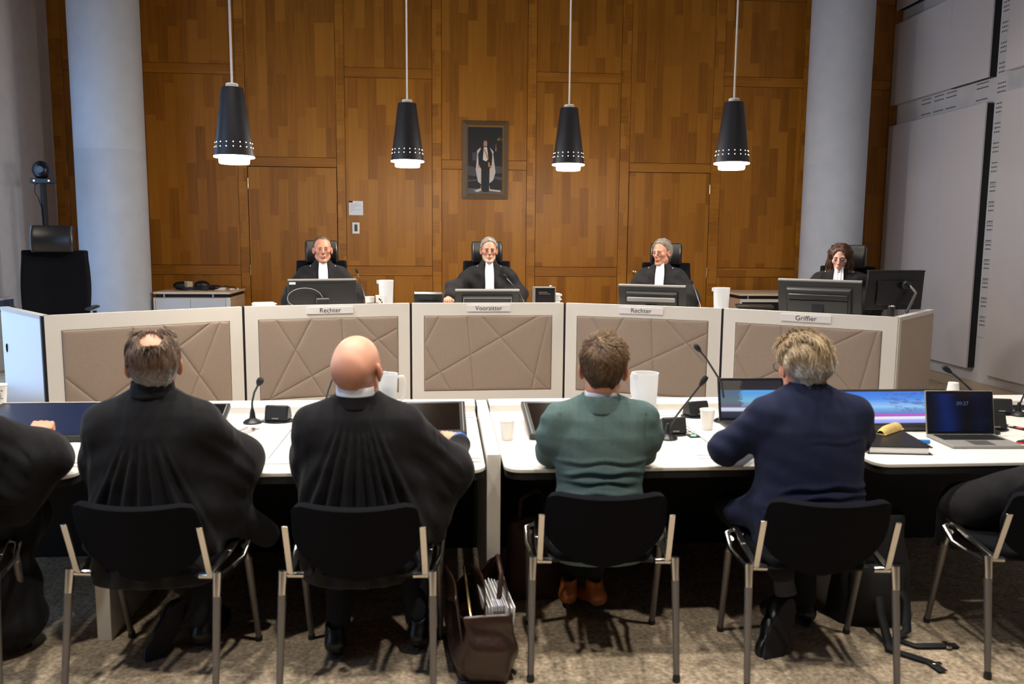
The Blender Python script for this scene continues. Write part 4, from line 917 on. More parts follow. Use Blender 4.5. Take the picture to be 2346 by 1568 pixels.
# ------------------------------------------------------------------ stacking chairs
def stacking_chair(label, loc, rz):
    t = thing('stacking_chair', label, 'chair', loc, rz, 'black stacking chairs')
    def back(u, v):
        # rounded tub back: v from the low rounded bottom to the top edge
        s = (u-.5)*2; z = .415+.305*v
        hw = .222*min(1, (1-max(0, 1-v/.62)**2.3))**.62 if v < .62 else .222-.012*(v-.62)/.38
        if v > .90: hw -= .035*(1-math.sqrt(max(0, 1-((v-.90)/.10)**2)))
        x = s*max(hw, .004)
        return (x, -.150-.115*v+.055*(x/.22)**2, z-.012*(1-(x/.22)**2)*v)
    k = MB(); k.grid(back, 28, 28); k.build('backrest', M['seat_cloth'], t, smooth=180, solid=.026, bevel=.008)
    def seat(u, v):
        s = (u-.5)*2; y = -.14+.40*v; z = .425+.02*v-.05*max(0, v-.85)/.15*.4+.014*s*s
        hw = .215*(1-.25*max(0, .3-v)/.3)
        return (s*hw, y, z)
    k = MB(); k.grid(seat, 16, 16); k.build('seat', M['seat_cloth'], t, smooth=180, solid=.03, bevel=.01)
    for s in (-1, 1):
        k = MB(); w = .011
        q = [(s*.238, -.166, .444), (s*.236, -.232, .638)]
        for a, b in zip(q, q[1:]):
            a, b = Vector(a), Vector(b); k.hexa([a+Vector((-w, -.006, 0)), a+Vector((w, -.006, 0)), a+Vector((w, .006, 0)), a+Vector((-w, .006, 0)), b+Vector((-w, -.006, 0)), b+Vector((w, -.006, 0)), b+Vector((w, .006, 0)), b+Vector((-w, .006, 0))])
        q = [(s*.238, -.168, .444), (s*.240, .0, .462), (s*.236, .17, .485)]
        for a, b in zip(q, q[1:]):
            a, b = Vector(a), Vector(b); k.hexa([a+Vector((-w, 0, -.006)), a+Vector((w, 0, -.006)), b+Vector((w, 0, -.006)), b+Vector((-w, 0, -.006)), a+Vector((-w, 0, .006)), a+Vector((w, 0, .006)), b+Vector((w, 0, .006)), b+Vector((-w, 0, .006))])
        k.build('bracket', M['chrome'], t, bevel=.002, smooth=35)
        k = MB()
        k.tube([(s*.195, -.150, .432), (s*.24, -.155, .434), (s*.264, -.164, .440)], [.012, .012, .0155], 10)
        k.tube([(s*.264, -.164, .452), (s*.2655, -.180, .37)], [.0175, .0150], 14)
        k.tube([(s*.262, -.03, .415), (s*.278, .05, .425), (s*.278, .115, .465), (s*.25, .135, .475), (s*.215, .10, .462)], [.010, .010, .012, .011, .010], 10)
        k.tube([(s*.262, -.15, .425), (s*.262, -.03, .415)], .010, 10)
        k.tube([(s*.270, .09, .455), (s*.266, .125, .39)], [.014, .013], 12)
        k.build('leg_casting', M['chrome'], t)
        for top, bot in (((s*.2655, -.180, .372), (s*.270, -.235, .012)), ((s*.266, .125, .392), (s*.262, .228, .012))):
            k = MB(); k.tube([top, bot], [.0145, .0115], 14); lg = k.build('leg', M['leg_grey'], t)
            k = MB(); d = Vector(bot); k.lathe([(.013, 0), (.015, .004), (.0145, .016), (.011, .03)], 16, c=(d.x, d.y, 0)); k.build('foot_cap', M['black_plastic'], lg)
    k = MB(); k.box(-.2, .2, -.10, .15, .405, .418); k.build('under_seat', M['black'], t, smooth=0)
    return t
CH = [((-1.845, 2.98, 0), 14, 'black stacking chair at the left edge under the partly seen robed person'), ((-1.035, 3.06, 0), -7, 'black stacking chair of the grey-haired robed lawyer'),
      ((-.292, 3.01, 0), -4, 'black stacking chair of the bald robed lawyer'), ((.603, 3.085, 0), -4, 'black stacking chair of the lawyer in green'),
      ((1.388, 2.96, 0), -6, 'black stacking chair of the man in the navy suit'), ((2.315, 2.99, 0), -4, 'black stacking chair at the right edge')]
ch0 = stacking_chair(CH[0][2], CH[0][0], CH[0][1])
for loc, rz, lab in CH[1:]: dup(ch0, loc, rz, lab)

# ------------------------------------------------------------------ bags on the floor
t = thing('briefcase', 'open brown leather briefcase stuffed with papers on the carpet', 'bag', (.135, 3.06, 0), 6)
t.scale = (1, 1, .9)
def bagwall(pts, z0, z1, lean, th): pass
k = MB()
def gusset(u, v):
    a = v*math.pi*2; rx = .108+.016*math.sin(a*3+u*6)*u; ry = .20+.014*math.sin(a*4+u*5)
    cx = abs(math.cos(a))**.35*math.copysign(1, math.cos(a)); cy = abs(math.sin(a))**.35*math.copysign(1, math.sin(a))
    sq = 1+.10*math.sin(u*math.pi)-.10*u
    return (cx*rx*sq+.011*math.sin(u*9+a*2), cy*ry*sq+.004*math.sin(u*17+a*3), .004+u*(.29+.055*math.cos(a*1.0+.3)+.03*math.sin(a*2)+.03*math.sin(a)))
k.grid(gusset, 24, 64, flip=True); k.add([(-.1, -.19, .006), (.1, -.19, .006), (.1, .19, .006), (-.1, .19, .006)], [(0, 1, 2, 3)])
k.build('bag_body', M['brown_bag'], t, smooth=180, solid=.006)
k = MB(); k.grid(lambda u, v: (-.08+.01*math.sin(v*5)-.035*u, -.19+.36*v, .10+.27*u+.02*math.sin(v*math.pi)), 10, 16); k.build('front_flap', M['brown_bag'], t, smooth=180, solid=.006)
k = MB(); k.grid(lambda u, v: (-.002+.01*math.sin(v*4), -.17+.34*v, .08+.27*u+.03*math.sin(v*math.pi)), 10, 16); k.build('divider', M['brown_bag'], t, smooth=180, solid=.005)
k = MB(); k.tube([(-.045, -.19, .20), (-.055, -.10, .31), (-.05, .02, .35), (-.045, .12, .36)], .005, 8); k.build('metal_rail', M['brass'], t)
k = MB(); k.tube([(-.06, -.18, .12), (-.065, -.195, .11), (-.06, -.20, .095), (-.052, -.195, .105), (-.055, -.18, .12)], .004, 8); k.ball((-.06, -.195, .165), .006, 8, 6); k.ball((-.02, -.18, .21), .006, 8, 6); k.ball((.015, -.17, .25), .006, 8, 6); k.build('buckle', M['chrome'], t)
k = MB()
for i in range(10): a = .01*i; k.box(.025+.006*i, .029+.006*i, -.16+.008*random.random(), .10, .06, .30+.012*random.random(), Matrix.Rotation(.02*(i-4), 4, 'Y'))
k.build('papers', M['paper'], t, smooth=0)
k = MB()
for i, c in enumerate(range(6)): k.box(.03+.008*i, .034+.008*i, -.165, -.10, .29, .312)
k.build('page_tabs', mat('coloured_tabs', (176, 176, 190), .7), t, smooth=0)
k = MB(); k.tube([(.06, -.10, .31), (.075, -.06, .40), (.08, .05, .43), (.075, .12, .38), (.07, .15, .31)], .010, 10); k.build('carry_handle', M['brown_bag'], t)
t = thing('backpack', 'black backpack standing behind the right leg of the navy suit chair', 'bag', (1.83, 3.30, 0), -8)
k = MB(); k.grid(lambda u, v: ((lambda a: (abs(math.cos(a))**.5*math.copysign(1, math.cos(a))*.155*(1-.25*u*u)*(1 if u < .97 else .0)+.01*math.sin(9*u+2*a), abs(math.sin(a))**.6*math.copysign(1, math.sin(a))*.10*(1-.35*u*u)*(1 if u < .97 else .0)+.02*u, .005+.47*(1-(1-min(1, u*1.03))**1.6)))(v*2*math.pi)), 24, 40, flip=True); k.build('pack_body', M['nylon'], t, smooth=180)
k = MB(); k.grid(lambda u, v: (-.11+.22*u, -.10-.045*math.sin(math.pi*u)**.5*math.sin(math.pi*min(1, v*1.0))**.5, .03+.25*v), 12, 12); k.build('front_pocket', M['nylon'], t, smooth=180)
k = MB(); k.tube([(-.04, .02, .46), (-.03, .02, .50), (.03, .02, .50), (.04, .02, .46)], .01, 8); k.build('grab_handle', M['nylon'], t)
def strap(pts, w, name, m, parent):
    mb = MB(); P = [Vector(p) for p in pts]; V = []; F = []
    for i, p in enumerate(P):
        d = (P[min(i+1, len(P)-1)]-P[max(0, i-1)]).normalized(); s = d.cross(Vector((0, 0, 1))); s = s.normalized() if s.length > 1e-4 else Vector((1, 0, 0)); V += [p-s*w, p+s*w]
    for i in range(len(P)-1): F.append((2*i, 2*i+1, 2*i+3, 2*i+2))
    mb.add(V, F); return mb.build(name, m, parent, smooth=180, solid=.004)
s = strap([(.06, -.09, .24), (.11, -.14, .14), (.10, -.18, .03), (.04, -.22, .012), (.10, -.27, .010), (.27, -.255, .010)], .018, 'shoulder_strap', M['nylon'], t)
k = MB(); k.box(.215, .235, -.285, -.235, .008, .018); k.build('strap_buckle', M['chrome'], s, bevel=.002)
s = strap([(.0, -.10, .22), (-.01, -.18, .10), (.0, -.25, .012), (-.02, -.31, .012), (.05, -.36, .010), (.10, -.40, .010), (.12, -.47, .010)], .018, 'shoulder_strap', M['nylon'], t)
k = MB(); k.box(.095, .135, -.43, -.41, .008, .018); k.build('strap_buckle', M['chrome'], s, bevel=.002)
t = thing('handbag', 'dark maroon bag under the table beside the middle upright panel', 'bag', (.42, 3.64, 0), 4)
k = MB(); k.grid(lambda u, v: ((lambda a: (abs(math.cos(a))**.5*math.copysign(1, math.cos(a))*.15*(1-.2*u)*(1 if u < .98 else 0), abs(math.sin(a))**.5*math.copysign(1, math.sin(a))*.08*(1-.5*u)*(1 if u < .98 else 0), .004+.36*u+.012*math.sin(4*a)*u))(v*2*math.pi)), 14, 36, flip=True); k.build('bag_body', M['maroon'], t, smooth=180)
k = MB(); k.tube([(-.08, 0, .35), (-.07, 0, .45), (0, 0, .49), (.07, 0, .45), (.08, 0, .35)], .009, 8); k.build('handles', M['maroon'], t)

# ------------------------------------------------------------------ people: smooth implicit bodies turned into one surface each
def smin(a, b, k):
    h = np.maximum(k-np.abs(a-b), 0)/k
    return np.minimum(a, b)-h*h*k*.25
class SDF:
    def __init__(s, lo, hi, h):
        s.lo = np.array(lo, float); s.h = h; n = np.ceil((np.array(hi)-s.lo)/h).astype(int)+1; s.n = n
        s.F = np.ones(n, dtype=np.float32); s.ax = [(s.lo[i]+h*np.arange(n[i])).astype(np.float32) for i in range(3)]
    def _win(s, lo, hi):
        a = np.clip(np.floor((np.array(lo)-s.lo)/s.h).astype(int), 0, s.n); b = np.clip(np.ceil((np.array(hi)-s.lo)/s.h).astype(int)+1, 0, s.n)
        sl = tuple(slice(a[i], b[i]) for i in range(3))
        return sl, s.ax[0][sl[0]][:, None, None], s.ax[1][sl[1]][None, :, None], s.ax[2][sl[2]][None, None, :]
    def _put(s, sl, d, k, op):
        if op == 'add': s.F[sl] = smin(s.F[sl], d, k)
        elif op == 'sub': s.F[sl] = -smin(-s.F[sl], d, k)
        elif op == 'and': s.F[sl] = -smin(-s.F[sl], -d, k)
        return s
    def cap(s, a, b, ra, rb=None, k=.01, op='add'):
        rb = ra if rb is None else rb; a = np.array(a, float); b = np.array(b, float); m = max(ra, rb)+k+3*s.h
        sl, X, Y, Z = s._win(np.minimum(a, b)-m, np.maximum(a, b)+m); e = b-a; L = max(e@e, 1e-9)
        t = np.clip(((X-a[0])*e[0]+(Y-a[1])*e[1]+(Z-a[2])*e[2])/L, 0, 1)
        d = np.sqrt((X-a[0]-t*e[0])**2+(Y-a[1]-t*e[1])**2+(Z-a[2]-t*e[2])**2)-(ra+(rb-ra)*t)
        return s._put(sl, d, k, op)
    def chain(s, P, r, k=.02, op='add'):
        for i in range(len(P)-1): s.cap(P[i], P[i+1], r[i], r[i+1], k, op)
        return s
    def ell(s, c, r, k=.01, op='add', rot=None):
        c = np.array(c, float); r = np.array(r, float); m = r.max()+k+3*s.h
        sl, X, Y, Z = s._win(c-m, c+m); X = X-c[0]; Y = Y-c[1]; Z = Z-c[2]
        if rot is not None:
            q = np.array(Euler([R(v) for v in rot]).to_matrix()); X, Y, Z = (q[0, i]*X+q[1, i]*Y+q[2, i]*Z for i in range(3))
        k0 = np.sqrt((X/r[0])**2+(Y/r[1])**2+(Z/r[2])**2); k1 = np.sqrt((X/r[0]**2)**2+(Y/r[1]**2)**2+(Z/r[2]**2)**2)
        return s._put(sl, k0*(k0-1)/np.maximum(k1, 1e-6), k, op)
    def loft(s, tab, k=.02, op='add', p=2.3):
        """stack of superellipse slices: rows of (z, half width, half depth, x centre, y centre)"""
        T_ = np.array(tab, float); z0, z1 = T_[0, 0], T_[-1, 0]
        sl, X, Y, Z = s._win((s.lo[0], s.lo[1], z0-.06), (s.lo[0]+s.h*s.n[0], s.lo[1]+s.h*s.n[1], z1+.06))
        z = Z[0, 0, :]; a, b, cx, cy = (np.interp(z, T_[:, 0], T_[:, i])[None, None, :].astype(np.float32) for i in (1, 2, 3, 4))
        q = (np.abs((X-cx)/a)**p+np.abs((Y-cy)/b)**p)**(1/p); d = (q-1)*np.minimum(a, b)
        dz = np.maximum(z0-Z, Z-z1); d = np.where(dz > 0, np.sqrt(np.maximum(d, 0)**2+dz**2), d)
        d = np.maximum(d, dz)
        return s._put(sl, d.astype(np.float32), k, op)
    def fn(s, f, k=.01, op='and'):
        sl = tuple(slice(0, n) for n in s.n); X, Y, Z = s.ax[0][:, None, None], s.ax[1][None, :, None], s.ax[2][None, None, :]
        return s._put(sl, np.broadcast_to(f(X, Y, Z), s.F.shape).astype(np.float32), k, op)
    def mesh(s, relax=1):
        F = s.F; F[0] = F[-1] = 1; F[:, 0] = F[:, -1] = 1; F[:, :, 0] = F[:, :, -1] = 1
        N = F < 0; c = [N[i:N.shape[0]-1+i, j:N.shape[1]-1+j, k:N.shape[2]-1+k] for i in (0, 1) for j in (0, 1) for k in (0, 1)]
        al = c[0].copy(); an = c[0].copy()
        for q in c[1:]: al &= q; an |= q
        I = np.argwhere(an & ~al); idx = -np.ones(an.shape, dtype=np.int64); idx[tuple(I.T)] = np.arange(len(I))
        P = np.zeros((len(I), 3)); cnt = np.zeros(len(I)); cor = np.array([(i, j, k) for i in (0, 1) for j in (0, 1) for k in (0, 1)])
        val = np.stack([F[I[:, 0]+o[0], I[:, 1]+o[1], I[:, 2]+o[2]] for o in cor], 1)
        for a in range(8):
            for b in range(a+1, 8):
                if np.abs(cor[a]-cor[b]).sum() != 1: continue
                va, vb = val[:, a], val[:, b]; m = (va < 0) != (vb < 0); t = np.where(m, va/np.where(m, va-vb, 1), 0)
                P += np.where(m[:, None], cor[a]+t[:, None]*(cor[b]-cor[a]), 0); cnt += m
        V = s.lo+s.h*(I+P/np.maximum(cnt, 1)[:, None]); Q = []
        for ax in range(3):
            sh = [slice(None)]*3; s0 = sh.copy(); s1 = sh.copy(); s0[ax] = slice(0, -1); s1[ax] = slice(1, None)
            A, B = N[tuple(s0)], N[tuple(s1)]; E = np.argwhere(A != B); o1, o2 = (ax+1) % 3, (ax+2) % 3
            E = E[(E[:, o1] > 0) & (E[:, o2] > 0) & (E[:, o1] < F.shape[o1]-1) & (E[:, o2] < F.shape[o2]-1)]
            inside = A[tuple(E.T)]; d1 = np.zeros(3, int); d2 = np.zeros(3, int); d1[o1] = 1; d2[o2] = 1
            q = np.stack([idx[tuple((E-d1-d2).T)], idx[tuple((E-d2).T)], idx[tuple(E.T)], idx[tuple((E-d1).T)]], 1)
            Q.append(np.where(inside[:, None], q, q[:, ::-1]))
        Q = np.concatenate(Q)
        for _ in range(relax): V = smooth_v(V, Q)
        return V, Q
def smooth_v(V, Q, lam=.5):
    S = np.zeros_like(V); C = np.zeros(len(V))
    for i in range(4):
        a, b = Q[:, i], Q[:, (i+1) % 4]
        for k in range(3): S[:, k] += np.bincount(a, V[b, k], len(V))+np.bincount(b, V[a, k], len(V))
        C += np.bincount(a, minlength=len(V))+np.bincount(b, minlength=len(V))
    return V+(S/np.maximum(C, 1)[:, None]-V)*lam
def normals(V, Q):
    n = np.cross(V[Q[:, 2]]-V[Q[:, 0]], V[Q[:, 3]]-V[Q[:, 1]]); Nn = np.zeros_like(V)
    for i in range(4):
        for k in range(3): Nn[:, k] += np.bincount(Q[:, i], n[:, k], len(V))
    return Nn/np.maximum(np.linalg.norm(Nn, axis=1), 1e-12)[:, None]
def xf(V, Mx): m = np.array(Mx); return V@m[:3, :3].T+m[:3, 3]
def gs(x, s): return np.exp(-(x/s)**2)

def head_mesh(p, h=.0035):
    """head and neck in head space: origin between the ears, y to the face"""
    w = p.get('w', 1.0); jaw = p.get('jaw', 1.0); s = SDF((-.105, -.13, -.23), (.105, .135, .15), h)
    s.ell((0, -.014, .042), (.0755*w, .097, .084), .02)
    s.ell((0, -.05, .01), (.066*w, .06, .07), .04)
    s.ell((0, .024, -.022), (.0590*w, .064, .087), .035)
    for sx in (-1, 1):
        s.cap((sx*.051*w*jaw, -.002, -.062), (sx*.020*jaw, .064, -.106), .015, .015, .028)
        s.ell((sx*.046*w, .054, -.014), (.018, .022, .018), .022)
    s.ell((0, .072, -.107), (.020*jaw, .018, .015), .020)
    s.cap((-.036, .0765, .026), (.036, .0765, .026), .0125, .0125, .014)
    for sx in (-1, 1): s.ell((sx*.031, .097, .006), (.0190, .0195, .0125), .009, 'sub')
    for sx in (-1, 1): s.ell((sx*.031, .0745, .006), (.0155, .0135, .0125), .004)
    s.cap((0, .087, .018), (0, .111, -.026), .0080, .0118, .010)
    for sx in (-1, 1): s.ell((sx*.0125, .098, -.031), (.008, .010, .0075), .006)
    s.ell((0, .085, -.062), (.026, .014, .020), .014)
    s.ell((0, .0965, -.0575), (.021, .006, .0050), .004); s.ell((0, .0955, -.0675), (.018, .0065, .0058), .004)
    s.ell((0, .104, -.0625), (.023, .0048, .0013), .002, 'sub')
    for sx in (-1, 1):
        s.ell((sx*.0835*w, -.012, -.006), (.0085, .021, .034), .006, rot=(8, 0, sx*30))
        s.ell((sx*.091*w, -.005, -.004), (.007, .012, .020), .004, 'sub', rot=(8, 0, sx*30))
    s.cap((0, -.022, -.06), (0, p.get('ny', -.01), -.21), p.get('nr', .053), p.get('nr', .053)+.004, .03)
    if p.get('bald'): s.ell((0, -.085, .0), (.052, .022, .045), .04); s.cap((-.03, -.066, -.075), (.03, -.066, -.075), .012, .012, .02)
    V, Q = s.mesh(1)
    c = np.empty((len(V), 3)); base = np.array(lin(p.get('skin', (226, 170, 142)))); c[:] = base
    x, y, z = V.T; front = np.clip((y-.03)/.04, 0, 1)
    red = np.array(lin(p.get('blush', (206, 128, 106))))
    k = front*(gs(np.abs(x)-.04, .022)*gs(z+.03, .028)*.55+gs(x, .013)*gs(z+.026, .016)*.6); k += np.clip((np.abs(x)-.074*w)/.006, 0, 1)*.75*(np.abs(z) < .045)
    c += (red-c)*np.clip(k*.62, 0, 1)[:, None]
    if p.get('stubble'):
        st = np.array(lin(p['stubble'])); k = np.clip((y-.0)/.03, 0, 1)*np.clip((-.040-z)/.018, 0, 1)*np.clip((z+.135)/.02, 0, 1)*.55; k *= 1-gs(x, .02)*gs(z+.0625, .011)
        c += (st-c)*k[:, None]
    if p.get('nape_shade'):
        st = np.array(lin(p['nape_shade'])); k = np.clip((.035-z)/.05, 0, 1)*np.clip((.02-y)/.04, 0, 1)*np.clip((z+.085)/.03, .25, 1)*.75; c += (st-c)*k[:, None]  # shade on the lower back of the head, painted into the skin colour
    lip = np.array(lin(p.get('lips', (176, 98, 90)))); k = gs(x/.0215, 1.0)**2*(np.abs(z+.0625) < .011)*(y > .089)*gs(z+.0625, .010); c += (lip-c)*np.clip(k*.8, 0, .65)[:, None]
    if p.get('scalp'):
        sc = np.array(lin(p['scalp'])); k = np.clip((z-(.0 if p.get('bald') else .03))/.05, 0, 1)*np.clip((.05-y)/.05, 0, 1); c += (sc-c)*k[:, None]*.8
    return V, Q, c
def eye_mesh(sx, look=(0, 0)):
    mb = MB(); mb.ball((0, 0, 0), .0122, 24, 18); V = np.array(mb.v); F = [f if len(f) == 4 else (f[0], f[1], f[2], f[2]) for f in mb.f]
    d = V/np.linalg.norm(V, axis=1)[:, None]; f = np.array([look[0], 1.0, look[1]]); f /= np.linalg.norm(f); a = d@f
    c = np.where((a > .965)[:, None], np.array([[.004, .004, .005]]), np.where((a > .86)[:, None], np.array([lin((70, 62, 56))]), np.array([lin((176, 168, 162))])))
    return V+np.array((sx*.031, .0782, .005)), F, c
def hair_mesh(p, V, Q, flow, n, L, pal, lift=.0, rad=.0009, seed=1, droop=.0):
    """hair cap plus loose locks that follow a flow over it"""
    g = np.random.default_rng(seed); Nn = normals(V, Q); q = g.integers(0, len(Q), n); wts = g.dirichlet(np.ones(4), n)
    P = np.einsum('ni,nij->nj', wts, V[Q[q]])
    if p.get('rootmax'): k = P[:, 1] < p['rootmax']; q, wts, P = q[k], wts[k], P[k]; n = len(P)
    nn = np.einsum('ni,nij->nj', wts, Nn[Q[q]])
    d = flow(P); d = d-nn*np.sum(d*nn, 1)[:, None]; d /= np.maximum(np.linalg.norm(d, axis=1), 1e-6)[:, None]; d += g.normal(0, p.get('mess', .15), d.shape); d -= nn*np.sum(d*nn, 1)[:, None]; d /= np.maximum(np.linalg.norm(d, axis=1), 1e-6)[:, None]
    Ls = L*(.6+.7*g.random(n)); Ls = Ls*p['short'](P) if p.get('short') else Ls; S = 4; pts = [P-nn*.001]
    for i in range(1, S+1):
        t = i/S; pts.append(P+d*(Ls*t)[:, None]+nn*(lift*t-.5*t*t*Ls*Ls/.10+ .0010)[:, None] if False else P+d*(Ls*t)[:, None]+nn*((lift*Ls*t)-(Ls*t)**2/(2*.10)+.0016)[:, None]+np.array([0, 0, -droop*t*t])*Ls[:, None])
    pts = np.stack(pts, 1); sd = np.cross(d, nn); r = rad*(.7+.8*g.random(n))
    tap = np.array([1, 1, .95, .7, .15]); ang = np.array([0, 2.094, 4.189])
    ring = sd[:, None, None, :]*np.cos(ang)[None, None, :, None]*1.6+nn[:, None, None, :]*np.sin(ang)[None, None, :, None]*.8
    HV = pts[:, :, None, :]+ring*(r[:, None]*tap[None, :])[:, :, None, None]; HV = HV.reshape(-1, 3)
    b = (np.arange(n)*(S+1)*3)[:, None, None]; f = []
    for i in range(S):
        for j in range(3): f.append([i*3+j, i*3+(j+1) % 3, (i+1)*3+(j+1) % 3, (i+1)*3+j])
    HF = (b+np.array(f)[None]).reshape(-1, 4)
    ca, cb = pal(P, g); C = ca+(cb-ca)*g.random((n, 1)); C = np.repeat(C, (S+1)*3, 0)
    c0, c1 = pal(V, g); cap_c = np.broadcast_to(c0*.75+c1*.25, V.shape)
    return np.concatenate([V, HV]), np.concatenate([Q, HF+len(V)]), np.concatenate([cap_c, C])
def hair_cap(p, h=.0045):
    w = p.get('w', 1.0); t = p.get('t', .010); zb = p.get('nape', -.085); s = SDF((-.115, -.14, -.125), (.115, .12, .165), h)
    s.ell((0, -.014, .042), (.0755*w+t, .097+t, .084+t*p.get('tz', 1.2)), .02); s.ell((0, -.05, .008), (.066*w+t*.8, .06+t*.8, .072), .03)
    s.cap((0, -.03, -.05), (0, -.045, -.12), .053, .052, .02)
    f0, fs = p.get('front', (.052, .9)); side = p.get('side', .004)
    def reg(X, Y, Z):
        low = np.interp(Y.ravel(), [-.14, -.07, -.035, -.012, .012, .03], [zb, zb, zb*.75, side+.012, side, side+.01]).reshape(Y.shape)
        fr = Y-(f0+fs*(Z-.07))+p.get('temple', .35)*np.maximum(0, np.abs(X)-.045)-p.get('peak', .0)*gs(X, .02)
        return np.maximum(low-Z, fr)
    s.fn(reg, .010, 'and')
    if p.get('bald'):
        for c, r in p['bald']: s.ell(c, r, .012, 'sub')
    V, Q = s.mesh(1); nz = p.get('lump', .003)
    if nz:
        Nn = normals(V, Q); V = V+Nn*(nz*(np.sin(V[:, 0]*95+V[:, 2]*40)*np.sin(V[:, 1]*80+1.3)+.5*np.sin(V[:, 0]*190+V[:, 1]*150)))[:, None]
    return V, Q
def hand_mesh(curl=.5, spread=.02, h=.003):
    """right hand: wrist at the origin, fingers towards +y, back of the hand up, thumb at -x"""
    s = SDF((-.085, -.10, -.075), (.07, .21, .05), h)
    s.chain([(0, -.05, 0), (0, 0, 0)], [.027, .0255], .01)
    s.ell((0, .045, 0), (.040, .052, .0165), .015); s.ell((-.022, .03, -.010), (.018, .032, .016), .012)
    for i, (x, L) in enumerate(((-.029, .070), (-.0095, .078), (.0105, .073), (.029, .057))):
        a = curl*(1+.05*i); y, z, ang = .086-.004*abs(i-1.2), .003, -.25*curl; P = [(x, .06, .004), (x*1.02, y, z)]
        s.ell((x, y-.002, z+.002), (.0088, .010, .0088), .006)
        for seg, fr in ((0, .46), (1, .30), (2, .24)):
            ang -= a*(.95 if seg else .8); px, py, pz = P[-1]; l = L*fr; P.append((px+x*spread, py+l*math.cos(ang), pz+l*math.sin(ang)))
        s.chain(P, [.0095, .0092, .0085, .0080, .0068], .003)
    s.chain([(-.020, .012, -.006), (-.044, .040, -.012), (-.050, .068, -.020), (-.040, .092, -.026)], [.013, .0115, .0098, .0080], .005)
    return s.mesh(1)

